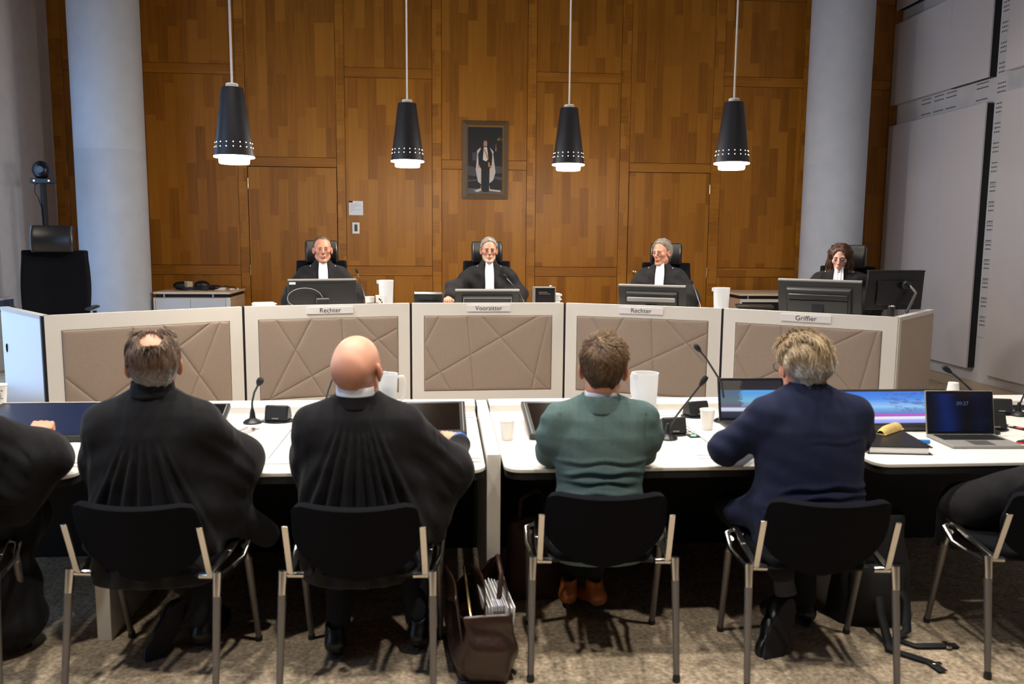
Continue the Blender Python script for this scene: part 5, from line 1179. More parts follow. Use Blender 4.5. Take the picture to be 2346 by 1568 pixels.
def body_base(cl):
    """bare torso, arms and legs under the clothes: same joints, slimmer"""
    s = SDF(cl['lo'], cl['hi'], .016)
    s.loft([(z, max(.03, a-.035), max(.03, b-.035), cx, cy) for z, a, b, cx, cy in cl['torso']], .03)
    for P, r in cl['arms']: s.chain(P, [max(.022, x-.028) for x in r], .02)
    for P, r in cl.get('legs', []): s.chain(P, [max(.02, x-.02) for x in r], .02)
    return s.mesh(0)
def cloth(cl, h, parts=('torso', 'arms'), relax=1):
    s = SDF(cl['lo'], cl['hi'], h); s.loft(cl['torso'], .03)
    for P, r in cl['arms']: s.chain(P, r, cl.get('kb', .05))
    for e in cl.get('extra', []): getattr(s, e[0])(*e[1:])
    return s.mesh(relax)
def person(label, loc, rz, hp, hpos, hrot, cl, cmat, cname, ch, folds=None, hands=(), hair=None, hh=.0035, legs=None, shoes=(), group=None):
    t = thing('person', label, 'person', loc, rz, group)
    MH = Matrix.Translation(hpos) @ Euler((R(hrot[0]), R(hrot[1]), R(hrot[2])), 'ZYX').to_matrix().to_4x4() @ Matrix.Scale(hp.get('scale', 1.0), 4)
    hp = dict(hp); hp['ny'] = hp.get('nb', -.005)-.21*math.sin(R(hrot[0]))
    V, Q, c = head_mesh(hp, hh); VV = [xf(V, MH)]; QQ = [Q]; CC = [c]; off = len(V)
    bv, bq = body_base(cl); VV.append(bv); QQ.append(bq+off); CC.append(np.tile(np.array(lin(hp.get('skin', (226, 170, 142)))), (len(bv), 1))); off += len(bv)
    for curl, mh in hands:
        hv, hq = hand_mesh(curl)
        if mh.determinant() < 0: hq = hq[:, ::-1]
        cc = np.tile(np.array(lin(hp.get('hand', (222, 158, 128)))), (len(hv), 1)); k = np.clip((hv[:, 1]-.07)/.05, 0, 1)*.35; cc = cc+(np.array(lin((206, 120, 96)))-cc)*k[:, None]
        VV.append(xf(hv, mh)); QQ.append(hq+off); CC.append(cc); off += len(hv)
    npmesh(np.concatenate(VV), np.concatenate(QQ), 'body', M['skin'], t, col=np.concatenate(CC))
    if hp.get('face'):
        for sx in (-1, 1):
            V, F, c = eye_mesh(sx, hp.get('look', (0, 0))); npmesh(xf(V, MH), F, 'eye', M['eye'], t, col=c)
            mb = MB(); bz = hp.get('browz', .0); mb.tube([(sx*.012, .0905, .0245+bz), (sx*.024, .0915, .028+bz), (sx*.036, .0865, .027+bz), (sx*.047, .0765, .021+bz)], [.0034, .0046, .0040, .0018], 8, MH, .7)
            mb.build('eyebrow', mat('eyebrow_hair', hp.get('brow', (90, 74, 62)), .7), t, smooth=180)
            mb = MB(); mb.tube([(sx*.0165, .088, .0045), (sx*.024, .0925, .0115), (sx*.032, .0935, .0128), (sx*.040, .0895, .0108), (sx*.0465, .082, .005)], [.0012, .0019, .0021, .0018, .001], 8, MH)
            mb.build('eyelid', mat('eyelid_skin', hp.get('lid', (150, 104, 88)), .6), t, smooth=180)
        mb = MB(); mb.tube([(-.021, .0875, -.0632), (-.010, .0955, -.0622), (0, .0975, -.0628), (.010, .0955, -.0622), (.021, .0875, -.0632)], [.0010, .0017, .0018, .0017, .0010], 6, MH); mb.build('mouth', mat('mouth_line', hp.get('mouth', (112, 62, 56)), .6), t, smooth=180)
    if hair:
        V, Q = hair_cap(hair) if hair.get('kind') != 'long' else long_hair(hair)
        V, Q, c = hair_mesh(hair, V, Q, hair['flow'], hair['n'], hair['L'], hair['pal'], hair.get('lift', .15), hair.get('rad', .0009), hair.get('seed', 1), hair.get('droop', 0))
        npmesh(xf(V, MH), Q, 'hair', M['hair'], t, col=c)
    V, Q = cloth(cl, ch)
    if folds is not None:
        Nn = normals(V, Q); V = V+Nn*folds(V, Nn)[:, None]
    npmesh(V, Q, cname, cmat, t)
    if legs:
        s = SDF((cl['lo'][0], cl['lo'][1], .0), (cl['hi'][0], cl['hi'][1], .70), .010)
        for P, r in legs: s.chain(P, r, .03)
        V, Q = s.mesh(1); npmesh(V, Q, 'trousers', cl.get('lmat', M['trousers']), t)
    for (mx, m1, m2) in shoes:
        s = SDF((-.07, -.12, -.02), (.07, .22, .15), .005)
        s.chain([(0, -.055, .045), (0, .04, .042), (0, .13, .030), (0, .17, .026)], [.038, .040, .040, .030], .02); s.chain([(0, -.05, .05), (0, -.03, .10)], [.036, .038], .02); s.ell((0, -.03, .115), (.028, .034, .035), .006, 'sub')
        s.fn(lambda X, Y, Z: .010-Z, .003, 'and'); V, Q = s.mesh(1); sh = npmesh(xf(V, mx), Q, 'shoe', m1, t)
        mb = MB(); pl = [(.036*math.cos(a)*(1.05 if math.sin(a) > 0 else .95), .055+ (.148 if math.sin(a) > 0 else .142)*math.sin(a)) for a in np.linspace(0, 6.28, 28)[:-1]]; mb.prism(pl, -.004, .012, mx)
        mb.prism([(x, y) for x, y in pl if y < -.02]+[(-.034, -.02), (.034, -.02)][::-1], -.012, -.004, mx) if False else None
        mb.build('sole', m2, sh, smooth=40)
    return t, MH
def pal2(a, b): a = np.array(lin(a)); b = np.array(lin(b)); return lambda P, g: (a[None], b[None])
def crease(V, lines):
    """horizontal pulled creases: (z0, bow, width, depth, x centre, half length)"""
    o = np.zeros(len(V)); x, y, z = V.T
    for z0, bow, w, dpt, xc, hl in lines:
        zz = z-(z0+bow*((x-xc)/.2)**2+.004*np.sin(x*40+z0*90)); m = np.clip((hl-np.abs(x-xc))/.05, 0, 1)*(y < .03)
        o += m*(-dpt*gs(zz, w)+dpt*1.2*gs(zz-w*1.7, w*1.1))
    return o
def tubing(name, tab, th, m, parent, n=40, Mx=None, p=2.0):
    """closed cloth band: rows (z, a, b, cx, cy)"""
    mb = MB(); k = len(tab)
    def f(u, v):
        i = v*(k-1); q = [np.interp(i, range(k), [r[c] for r in tab]) for c in range(5)]; a = u*2*math.pi
        ca, sa = math.cos(a), math.sin(a); return (q[3]+q[1]*abs(ca)**(2/p)*math.copysign(1, ca), q[4]+q[2]*abs(sa)**(2/p)*math.copysign(1, sa), q[0]+(r_tilt*sa if False else 0))
    mb.grid(f, n, max(2, (k-1)*3), Mx); return mb.build(name, m, parent, smooth=180, solid=th)

def shoe_mx(heel, toe, up=(0, 0, 1)):
    h, q = Vector(heel), Vector(toe); y = (q-h).normalized(); u = Vector(up); x = y.cross(u).normalized(); z = x.cross(y)
    m = Matrix((x, y, z)).transposed().to_4x4(); m.translation = h+y*.095; return m
def hand_mx(wrist, direction, back=(0, 0, 1), left=False, s=1.0):
    y = Vector(direction).normalized(); b = Vector(back); x = y.cross(b).normalized(); z = x.cross(y)
    m = Matrix((x*(-1 if left else 1), y, z)).transposed().to_4x4(); m = m @ Matrix.Scale(s, 4); m.translation = wrist; return m
def sleeve_folds(V, seed, amp=.007):
    x, y, z = V.T; g = np.random.default_rng(seed); o = np.zeros(len(V))
    for i in range(6):
        k = g.normal(0, 1, 3); k = k/np.linalg.norm(k)*g.uniform(18, 55); o += np.sin(V@k+g.uniform(0, 6))*amp/(1+i*.35)*.6
    return o
def robe_folds(zt, seed, hw=.062, n=74):
    def f(V, N):
        x, y, z = V.T; back = np.clip((-N[:, 1]-.15)/.4, 0, 1)*(y < .03)
        th = np.arctan2(x, np.maximum(zt+.20-z, .02)); ramp = np.clip((zt+.03-z)/.07, 0, 1)
        fan = np.clip((.46-np.abs(th))/.12, 0, 1)
        pl = np.cos(th*n*.72+2.0*np.sin(th*6+seed)+.6*np.sin(th*13+seed*2))*.0078*ramp*fan*np.clip((z-.35)/.1, 0, 1)*(1+.9*np.clip((zt-z)/.25, 0, 1))
        yoke = .0035*np.clip((z-zt)/.035, 0, 1)*(np.abs(x+.008) < hw-.1*(z-zt-.1)*(z > zt+.1))
        soft = sleeve_folds(V, seed, .006)*np.clip((np.abs(x)-.06)/.10, .12, 1)*np.clip((1.02-z)/.08, 0, 1)
        drag = .0035*np.sin((np.abs(x)*1.0+z*1.25)*48+seed+2.2*np.sin(x*17+z*9))*np.clip((np.abs(x)-.07)/.06, 0, 1)*np.clip((.93-z)/.1, 0, 1)*back
        return back*(pl+yoke)+soft+drag
    return f
def legs_of(lk, la, rk, ra, hz=.50, r=(.082, .066, .046)):
    return [([(-.09, -.02, hz), lk, la], list(r)), ([(.09, -.02, hz), rk, ra], list(r))]

# ---- lawyers in the front row, seen from behind
TOR = [(.37, .215, .135, 0, -.005), (.50, .235, .140, 0, .0), (.65, .222, .132, 0, .005), (.80, .215, .125, 0, .01), (.90, .215, .115, 0, .02), (.965, .185, .098, 0, .025), (1.01, .12, .080, 0, .03), (1.05, .072, .066, 0, .03)]
def shift(tab, dz, sx=1.0, cx=0.0, lean=0.0): return [(z+dz*np.clip((z-.37)/.5, 0, 1), a*sx, b, c+cx*np.clip((z-.5)/.5, 0, 1), d+lean*np.clip((z-.5)/.5, 0, 1)) for z, a, b, c, d in tab]

# grey-haired lawyer
def grey_pal(P, g):
    z = P[:, 2]; k = np.clip((z+.03)/.07, 0, 1)[:, None]; lo = np.array(lin((198, 196, 198))); hi = np.array(lin((138, 112, 92)))
    lo2 = np.array(lin((118, 114, 114))); hi2 = np.array(lin((74, 56, 44))); dk = np.clip((-.045-z)/.03, 0, 1)[:, None]
    a = lo+(hi-lo)*k; b = lo2+(hi2-lo2)*k; a = a*(1-.45*dk); return a, b
crown = lambda c: (lambda P: P-np.array(c))
cl = dict(lo=(-.36, -.24, .33), hi=(.50, .52, 1.16), torso=shift(TOR, .02, 1.03), kb=.06, neck=(0, .02, 1.08, .060),
          arms=[([(-.17, .01, .93), (-.205, .10, .785), (-.06, .40, .79)], [.070, .068, .056]), ([(.185, .01, .93), (.285, .10, .782), (.10, .40, .79)], [.072, .074, .06])],
          extra=[('cap', (.06, .03, 1.01), (.175, .012, .975), .050, .052, .03), ('cap', (-.06, .03, 1.01), (-.175, .012, .965), .050, .052, .03), ('cap', (.12, .05, .78), (.25, .08, .74), .10, .085, .06), ('cap', (.29, .09, .77), (.28, .08, .64), .072, .05, .05), ('cap', (.20, .02, .64), (.36, .16, .46), .07, .045, .06), ('cap', (-.2, .1, .79), (-.2, .1, .68), .07, .045, .05)])
lg = legs_of((-.14, .40, .51), (.01, .24, .24), (.14, .40, .50), (.10, .16, .12))
P1, MH1 = person('grey-haired person in black robe seen from behind', (-1.06, 3.05, 0), 0,
       dict(scale=1.03, w=1.0, skin=(214, 152, 124), scalp=(226, 168, 140)), (.005, .045, 1.152), (4, 0, 15), cl, M['robe'], 'robe', .0075, robe_folds(.875, 3),
       hair=dict(w=1.0, t=.010, nape=-.070, side=.002, lump=.0015, front=(.03, .5), temple=.2, bald=[((0, -.074, .114), (.040, .038, .038)), ((0, .04, .15), (.055, .07, .06))], flow=lambda P: np.stack([P[:, 0]*.6, P[:, 1]*.5-.02, -.09+0*P[:, 0]], 1), short=lambda P: np.clip(.30+.70*(P[:, 2]-.0)/.06, .30, 1), n=9000, L=.036, pal=grey_pal, lift=.12, rad=.0009, seed=11),
       legs=lg, shoes=[(shoe_mx((.02, .22, .18), (-.04, .10, .035), (-.1, 1, .3)), M['shoe'], M['sole']), (shoe_mx((.10, .10, .02), (.14, .40, .02)), M['shoe'], M['sole'])])
tubing('robe_collar', [(1.045, .082, .078, .0, .025), (1.075, .072, .070, .003, .025), (1.10, .068, .067, .005, .022)], .008, M['robe'], P1)
# bald lawyer
cl = dict(lo=(-.34, -.22, .33), hi=(.52, .56, 1.14), torso=shift(TOR, .01, .98, .0), kb=.06, neck=(.005, .02, 1.05, .058),
          arms=[([(-.17, .01, .925), (-.195, .11, .785), (-.05, .40, .79)], [.068, .066, .056]), ([(.18, .01, .925), (.342, .11, .752), (.372, .27, .785)], [.068, .066, .050])],
          extra=[('cap', (.06, .03, 1.0), (.17, .012, .962), .050, .052, .03), ('cap', (-.06, .03, 1.0), (-.175, .012, .962), .050, .052, .03), ('cap', (.12, .05, .76), (.27, .10, .72), .10, .085, .06), ('cap', (.33, .11, .735), (.30, .08, .57), .070, .045, .06), ('cap', (.20, .02, .62), (.27, .10, .48), .07, .05, .06), ('cap', (-.19, .1, .78), (-.19, .08, .68), .065, .045, .05)])
lg = legs_of((-.13, .38, .50), (-.10, .12, .12), (.16, .38, .50), (.20, .16, .12))
P2, MH2 = person('bald person in black robe with white collar, seen from behind', (-.31, 3.01, 0), 0,
       dict(scale=1.04, w=.98, bald=1, nape_shade=(160, 112, 92), scalp=(230, 172, 146), skin=(214, 152, 124), blush=(190, 96, 76)), (.0, .038, 1.135), (-4, -3, -20), cl, M['robe'], 'robe', .0075, robe_folds(.935, 5, .055, 84),
       hands=[(.75, hand_mx((.362, .325, .802), (-.42, 1, .06), (.25, -.1, 1)))], legs=lg, shoes=[(shoe_mx((-.105, .03, .02), (-.14, .35, .02)), M['shoe'], M['sole']), (shoe_mx((.20, .07, .02), (.25, .40, .02)), M['shoe'], M['sole'])])
tubing('robe_collar', [(1.005, .088, .082, -.006, .022), (1.035, .077, .075, -.008, .018), (1.055, .074, .073, -.009, .016)], .008, M['robe'], P2)
tubing('shirt_collar', [(1.04, .070, .070, -.009, .012), (1.086, .068, .069, -.010, .012)], .005, M['shirt'], P2)
k = MB(); k.tube([((.372+.034*math.cos(a)*.9), .305+.014*math.cos(a), .797+.034*math.sin(a)) for a in np.linspace(0, 6.28, 20)], .008, 8); k.build('wristband', mat('blue_wristband', (60, 110, 215), .4), P2)
# lawyer in green
def brown_pal(P, g):
    z = P[:, 2]; k = np.clip((z+.06)/.08, 0, 1)[:, None]; a = np.array(lin((92, 72, 54)))*(1-k)*.9+np.array(lin((136, 106, 74)))*k; b = np.array(lin((48, 37, 29)))*(1-k)+np.array(lin((78, 58, 40)))*k; return a, b
TG = [(.40, .190, .130, 0, -.005), (.50, .192, .132, 0, .0), (.60, .178, .125, 0, .005), (.69, .165, .112, 0, .01), (.78, .178, .112, 0, .012), (.88, .205, .110, 0, .02), (.945, .195, .098, 0, .03), (.985, .125, .080, 0, .032), (1.015, .074, .066, 0, .03)]
cl = dict(lo=(-.32, -.2, .36), hi=(.32, .5, 1.12), torso=TG, kb=.035, neck=(.0, .02, 1.04, .058),
          arms=[([(-.165, .015, .935), (-.184, .03, .86), (-.184, .12, .782), (-.04, .36, .785)], [.060, .056, .052, .044]), ([(.165, .015, .94), (.186, .03, .86), (.187, .12, .782), (.04, .34, .785)], [.060, .056, .052, .044])],
          extra=[('cap', (.06, .03, .985), (.150, .015, .948), .046, .056, .03), ('cap', (-.06, .03, .985), (-.150, .015, .945), .046, .056, .03), ('cap', (.14, -.02, .56), (.235, -.0, .455), .05, .018, .04)])
def green_folds(V, N):
    x, y, z = V.T; o = crease(V, [(.785, -.016, .008, .0040, 0, .19), (.742, -.020, .009, .0055, .01, .18), (.708, -.014, .008, .0035, -.02, .16), (.66, -.02, .009, .004, 0, .16)])
    seam = -.0022*gs(x, .004)*(z < 1.0)*(y < 0); arm = np.clip((np.abs(x)-.15)/.04, 0, 1); o += arm*.0014*np.sin(z*90+y*60+x*40)+.0016*np.sin(x*38+z*55)*np.sin(z*31)
    o += -.004*gs(np.abs(x)-.165+.25*np.maximum(0, .9-z)*0, .006)*(z > .80)*(z < .97)*(N[:, 1] < -.2)
    return o+seam
lg = legs_of((-.13, .40, .50), (-.03, .36, .16), (.13, .40, .50), (.02, .32, .16), r=(.078, .06, .042))
P3, MH3 = person('brown-haired person in green checked blazer seated in the middle, seen from behind', (.60, 3.075, 0), -2,
       dict(scale=1.0, w=.99, skin=(218, 152, 122), blush=(204, 112, 84)), (.012, .045, 1.122), (-6, 2, -9), cl, M['green'], 'blazer', .0065, green_folds,
       hair=dict(w=.99, t=.009, tz=2.1, nape=-.062, side=.018, flow=lambda P: np.where(P[:, 2:3] > .05, P-np.array((.01, -.06, .10))+np.array((.03, .01, 0)), np.stack([P[:, 0]*.3, 0*P[:, 0], -.1+0*P[:, 0]], 1)), short=lambda P: np.clip(.22+.78*(P[:, 2]-.01)/.06, .22, 1), n=9000, L=.034, pal=brown_pal, lift=.25, rad=.0008, seed=21),
       legs=lg, shoes=[(shoe_mx((-.09, .26, .06), (-.02, .54, .03)), M['brown_shoe'], M['sole']), (shoe_mx((.06, .22, .07), (-.05, .50, .03)), M['brown_shoe'], M['sole'])])
tubing('jacket_collar', [(.965, .112, .084, .0, .030), (.995, .088, .078, .0, .028), (1.024, .074, .070, .0, .026), (1.031, .070, .066, .0, .026)], .009, M['green'], P3)
tubing('shirt_collar', [(1.01, .064, .062, .0, .026), (1.046, .060, .060, .002, .026)], .004, M['shirt'], P3)
# man in navy suit
def ash_pal(P, g):
    z = P[:, 2]; k = np.clip((z-.0)/.07, 0, 1)[:, None]; a = np.array(lin((214, 212, 208)))*(1-k)+np.array(lin((216, 192, 154)))*k; b = np.array(lin((140, 137, 133)))*(1-k)+np.array(lin((146, 120, 90)))*k; return a, b
TN = shift([(.40, .215, .140, 0, -.005), (.50, .222, .142, 0, .0), (.60, .220, .135, 0, .01), (.70, .208, .128, 0, .015), (.80, .212, .125, 0, .02), (.90, .222, .118, 0, .03), (.965, .200, .102, 0, .04), (1.02, .125, .085, 0, .05), (1.06, .074, .066, 0, .055)], .01, 1.0, -.01)
cl = dict(lo=(-.46, -.2, .36), hi=(.36, .56, 1.16), torso=TN, kb=.04, neck=(-.015, .05, 1.08, .058),
          arms=[([(-.175, .03, .955), (-.305, .12, .80), (-.09, .40, .795)], [.068, .060, .048]), ([(.175, .03, .955), (.222, .10, .86), (.222, .20, .79), (.08, .42, .795)], [.068, .062, .058, .046])],
          extra=[('cap', (.05, .05, 1.015), (.165, .03, .965), .05, .062, .03), ('cap', (-.07, .05, 1.015), (-.175, .03, .965), .05, .062, .03), ('cap', (-.14, .02, .60), (-.235, .14, .53), .07, .055, .05)])
def navy_folds(V, N):
    x, y, z = V.T; o = crease(V, [(.69, -.024, .010, .0055, .03, .20), (.655, -.020, .009, .005, .05, .18), (.625, -.018, .009, .004, -.02, .2), (.86, .006, .008, .002, .06, .14)])
    o += -.0022*gs(x+.01, .004)*(z < 1.02)*(y < 0); arm = np.clip((np.abs(x)-.2)/.05, 0, 1)
    return o+arm*.0022*np.sin(x*75+z*70+y*30)+.0016*np.sin(x*33+z*50)*np.sin(z*29)
lg = legs_of((-.18, .36, .48), (-.06, .085, .29), (.15, .40, .50), (.10, .22, .12), r=(.082, .066, .048))
P4, MH4 = person('grey-blond person in navy suit seated at the right, seen from behind', (1.42, 3.02, 0), 0,
       dict(scale=1.01, w=1.0, skin=(220, 150, 122), blush=(208, 110, 84)), (-.022, .085, 1.130), (-8, 0, 7), cl, M['navy'], 'suit_jacket', .0065, navy_folds,
       hair=dict(w=1.0, t=.015, tz=1.2, nape=-.075, side=.004, lump=.004, flow=lambda P: np.stack([P[:, 0]*.5+.0, -.05+P[:, 1]*.4, -.09+.06*(P[:, 2] > .09)], 1), short=lambda P: np.clip(.30+.70*(P[:, 2]+.03)/.08, .30, 1), n=9500, L=.055, pal=ash_pal, lift=.12, rad=.0009, seed=31),
       legs=lg, shoes=[(shoe_mx((-.025, .055, .20), (-.12, -.025, .035), (.12, 1, .3)) @ Matrix.Diagonal((1.3, 1.05, 1.1, 1)), M['shoe'], M['sole']), (shoe_mx((.10, .16, .02), (.13, .48, .02)), M['shoe'], M['sole'])])
k = MB(); k.tube([(-.06, .085, .29), (-.048, .07, .21)], [.040, .043], 18)
k.build('sock', mat('striped_grey_sock', (58, 60, 70), .9), P4)
tubing('jacket_collar', [(1.005, .115, .088, -.01, .050), (1.035, .088, .080, -.012, .050), (1.072, .071, .069, -.014, .050), (1.08, .067, .065, -.014, .050)], .009, M['navy'], P4)
tubing('shirt_collar', [(1.06, .062, .061, -.014, .05), (1.088, .059, .059, -.016, .05)], .004, M['blue_shirt'], P4)
k = MB()
for s in (-1, 1): k.tube([(s*.084, -.02, .012), (s*.083, .05, .018), (s*.074, .098, .014)], .0018, 6, MH4)
for s in (-1, 1): k.tube([(s*.036+.03*math.cos(a), .102-.004*math.cos(a)*s, .004+.02*math.sin(a)) for a in np.linspace(0, 6.28, 18)], .0016, 6, MH4)
k.build('glasses', M['black_plastic'], P4)
# partly seen robed people at both edges
cl = dict(lo=(-.36, -.24, .0), hi=(.56, .58, 1.14), torso=shift(TOR, .0, 1.0), kb=.06, neck=(0, .02, 1.05, .058),
          arms=[([(-.165, .01, .95), (-.22, .14, .80), (-.06, .40, .79)], [.076, .078, .06]), ([(.165, .01, .95), (.385, .14, .80), (.255, .36, .80)], [.08, .088, .052])],
          extra=[('cap', (.12, .05, .78), (.30, .10, .72), .10, .10, .06), ('cap', (.385, .14, .80), (.31, .10, .60), .085, .05, .06), ('cap', (.15, .1, .6), (.2, .35, .5), .11, .09, .06), ('cap', (.12, .24, .50), (.18, .22, .14), .13, .13, .08), ('cap', (.05, .10, .50), (.05, .12, .15), .15, .14, .08)])
P0, _ = person('person in black robe at the left edge with one fist on the large flat monitor', (-1.885, 3.03, 0), -3,
       dict(scale=1.03, skin=(214, 152, 124)), (0, .03, 1.14), (-6, 0, 0), cl, M['robe'], 'robe', .009, robe_folds(.9, 9),
       hands=[(.95, hand_mx((.235, .40, .838), (-.25, 1, .12), (.1, -.15, 1), s=1.06))],
       hair=dict(t=.012, flow=lambda P: np.stack([P[:, 0]*.5, -.05+P[:, 1]*.4, -.09+0*P[:, 0]], 1), n=1200, L=.05, pal=pal2((60, 48, 40), (32, 26, 22)), rad=.0012))
cl = dict(lo=(-.70, -.24, .33), hi=(.42, .52, 1.14), torso=shift(TOR, .0, 1.0, .06), kb=.06, neck=(.06, .02, 1.05, .058),
          arms=[([(-.09, .01, .95), (-.10, .14, .80), (.06, .40, .79)], [.074, .074, .06]), ([(.225, .01, .95), (.28, .14, .80), (.12, .40, .79)], [.076, .078, .06])],
          extra=[('cap', (-.15, .02, .70), (-.50, .16, .54), .10, .085, .07), ('cap', (-.15, -.04, .58), (-.32, .0, .52), .10, .08, .07), ('cap', (-.46, .22, .52), (-.40, .28, .16), .10, .11, .06)])
P5, _ = person('person in black robe at the right edge, robe draped over the chair seat', (2.66, 3.03, 0), 4,
       dict(scale=1.03, skin=(214, 152, 124)), (.06, .03, 1.14), (-6, 0, -10), cl, M['robe'], 'robe', .009, robe_folds(.9, 13),
       hair=dict(t=.012, flow=lambda P: np.stack([P[:, 0]*.5, -.05+P[:, 1]*.4, -.09+0*P[:, 0]], 1), n=1200, L=.05, pal=pal2((60, 48, 40), (32, 26, 22)), rad=.0012))

# ---- judges and clerk behind the bench, facing the room
TJ = [(.46, .235, .165, 0, .02), (.58, .225, .155, 0, .02), (.72, .212, .140, 0, .02), (.88, .220, .132, 0, .012), (1.0, .222, .124, 0, .004), (1.08, .200, .108, 0, -.006), (1.14, .142, .088, 0, -.012), (1.19, .080, .068, 0, -.010), (1.225, .058, .056, 0, -.006)]
def front_y(tab, z): T_ = np.array(tab); return float(np.interp(z, T_[:, 0], T_[:, 2])+np.interp(z, T_[:, 0], T_[:, 4]))
def judge(label, xy, rz, hp, hair, hrot, collar, rarm=None, larm=None, sc=1.0, hands=(), hx=0.0, hz=0.0):
    cl = dict(lo=(-.50, -.24, .42), hi=(.50, .50, 1.30), torso=TJ, kb=.07, neck=(0, -.005, 1.225, .053),
              arms=[larm or ([(-.165, -.01, 1.075), (-.275, .05, .87), (-.13, .34, .815)], [.075, .088, .07]), rarm or ([(.165, -.01, 1.075), (.275, .05, .87), (.13, .34, .815)], [.075, .088, .07])],
              extra=[('cap', (-.275, .05, .86), (-.30, .06, .70), .085, .06, .06), ('cap', (.275, .05, .86), (.30, .06, .70), .085, .06, .06)] if not rarm else [('cap', (-.275, .05, .86), (-.30, .06, .70), .085, .06, .06), ('cap', (.30, .05, .88), (.33, .1, .76), .09, .07, .06)])
    lg = legs_of((-.13, .40, .52), (-.11, .34, .1), (.13, .40, .52), (.11, .34, .1), .53)
    fo = lambda V, N: sleeve_folds(V, len(label), .015)*np.clip((1.16-V[:, 2])/.1, 0, 1)*np.clip((np.abs(V[:, 0])-.05)/.06, .15, 1)
    p, mh = person(label, (xy[0], xy[1], PZ), rz, dict(hp, face=1, nb=-.026), (hx, .022, 1.305+hz), hrot, cl, M['robe'], 'robe', .010, fo, hands=hands, hair=hair, hh=.0032, legs=lg)
    tubing('robe_collar', [(1.165, .098, .080, 0, -.012), (1.20, .074, .066, 0, -.010), (1.23, .062, .060, 0, -.008)], .008, M['robe'], p, 32)
    tubing('shirt_collar', [(1.19, .062, .060, 0, -.006), (1.235, .056, .055, 0, -.006)], .005, collar, p, 32)
    k = MB()
    def jb(u, v):
        z = 1.205-.37*v; x = (u-.5)*2*(.033+.020*v+.004*math.sin(v*7)); return (x, front_y(TJ, z)+.010+.0035*math.cos(u*6*math.pi)*min(1, v*3)+.012*math.exp(-((v-.05)/.08)**2)-.10*x*x/.05, z)
    k.grid(jb, 24, 20, flip=True); k.build('jabot', M['jabot'], p, smooth=180, solid=.004)
    for s in (-1, 1):
        k = MB(); k.ball((s*.115, front_y(TJ, 1.135)*.62, 1.158), .005, 8, 6); k.build('shoulder_button', M['jabot'], p)
    return p
short_flow = lambda P: np.stack([P[:, 0]*.5, -.06+P[:, 1]*.3, -.05+0*P[:, 0]], 1)
judge('judge with short receding dark hair seated at the left of the bench', (-1.138, 8.0), 196.8-8,
      dict(scale=.97, w=1.04, jaw=1.12, skin=(180, 128, 103), blush=(166, 98, 79), brow=(128, 98, 78), nr=.058), dict(w=1.04, t=.006, nape=-.06, side=.004, front=(.012, .55), temple=.3, peak=.02, lump=.001, flow=short_flow, n=1800, L=.02, pal=pal2((112, 88, 70), (58, 44, 34)), rad=.0011), (2, 0, 2), M['shirt'])
judge('judge with swept-back grey hair seated in the middle of the bench', (.445, 8.2), 181,
      dict(scale=.95, w=.98, jaw=.98, skin=(176, 128, 104), blush=(166, 99, 80), brow=(84, 70, 60), stubble=(206, 176, 156), nr=.058), dict(w=.98, t=.012, tz=1.5, nape=-.07, side=-.004, front=(.040, .55), temple=.25, flow=lambda P: np.stack([P[:, 0]*.2+.02, -.1+0*P[:, 0], -.02+0*P[:, 0]], 1), n=2600, L=.05, pal=pal2((178, 172, 164), (84, 78, 72)), lift=.05, mess=.05, short=lambda P: .55+0*P[:, 2], rad=.0012, seed=4), (0, 0, 0), M['blue_shirt'],
      rarm=([(.165, -.01, 1.075), (.33, .08, .92), (.40, .33, .855)], [.075, .090, .062]), hands=[(.5, hand_mx((.405, .37, .865), (.1, 1, -.05), s=1.0))])
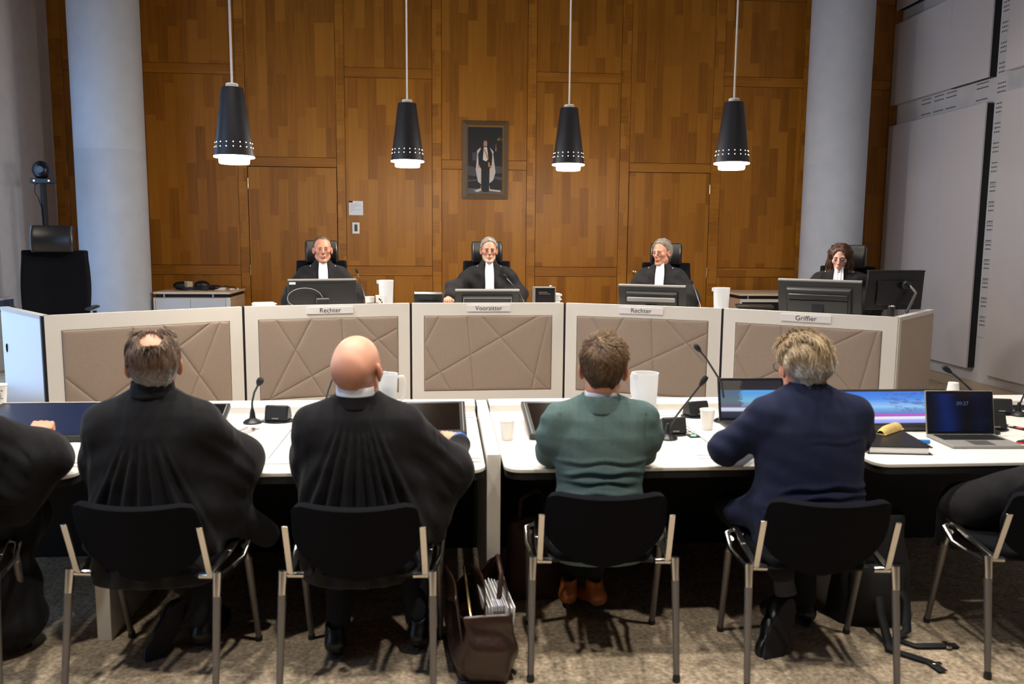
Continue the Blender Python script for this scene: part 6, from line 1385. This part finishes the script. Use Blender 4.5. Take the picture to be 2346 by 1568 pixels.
judge('judge with wavy grey hair looking aside, seated right of the middle', (2.12, 7.98), 155.7+2,
      dict(scale=.96, w=1.0, jaw=1.08, skin=(176, 125, 101), blush=(162, 93, 74), brow=(92, 74, 62), look=(-.25, 0), nr=.058), dict(w=1.0, t=.013, tz=1.4, nape=-.075, side=-.006, front=(.036, .6), temple=.2, lump=.004, flow=lambda P: np.stack([P[:, 0]*.6+.03*np.sin(P[:, 1]*60), -.05+.03*np.sin(P[:, 0]*70), -.03+0*P[:, 0]], 1), n=2600, L=.035, pal=pal2((168, 158, 146), (80, 70, 62)), lift=.12, rad=.0012, seed=6), (-2, 2, -24), M['blue_shirt'], hz=-.005)
def long_hair(p):
    s = SDF((-.16, -.15, -.34), (.16, .13, .16), .0055)
    s.ell((0, -.014, .046), (.0885, .108, .093), .02); s.ell((0, -.055, -.06), (.092, .060, .15), .05)
    for sx in (-1, 1): s.chain([(sx*.070, .012, .055), (sx*.082, .012, -.04), (sx*.092, .018, -.15), (sx*.105, .04, -.25)], [.030, .032, .036, .030], .03)
    s.ell((.0, .085, -.02), (.060, .07, .085), .012, 'sub'); s.ell((0, .105, .032), (.046, .066, .062), .015, 'sub'); s.cap((0, .06, -.12), (0, .02, -.32), .048, .06, .02, 'sub')
    V, Q = s.mesh(1); Nn = normals(V, Q); a = np.arctan2(V[:, 0], V[:, 1]); return V+Nn*(.003*np.sin(a*34+V[:, 2]*14))[:, None], Q
judge('clerk with long brown hair looking down, seated behind the large grey monitor', (3.545, 7.2), 143+6,
      dict(scale=.98, w=.95, jaw=.86, skin=(206, 160, 142), blush=(192, 118, 104), lips=(180, 84, 84), brow=(64, 44, 34), lid=(176, 126, 112), look=(0, -.4), nr=.048), dict(kind='long', rootmax=.062, mess=.06, flow=lambda P: np.where(P[:, 2:3] > .06, np.stack([np.sign(P[:, 0]+.01)*.10, -.03+0*P[:, 0], -.02+0*P[:, 0]], 1), np.stack([P[:, 0]*.25, 0*P[:, 1]+.004, -.12+0*P[:, 0]], 1)), n=5200, short=lambda P: np.where(P[:, 2] > .05, .5, 1.0), L=.055, pal=pal2((92, 58, 40), (44, 26, 19)), lift=.03, rad=.0014, seed=8), (-11, 0, -2), M['shirt'], hz=-.03)
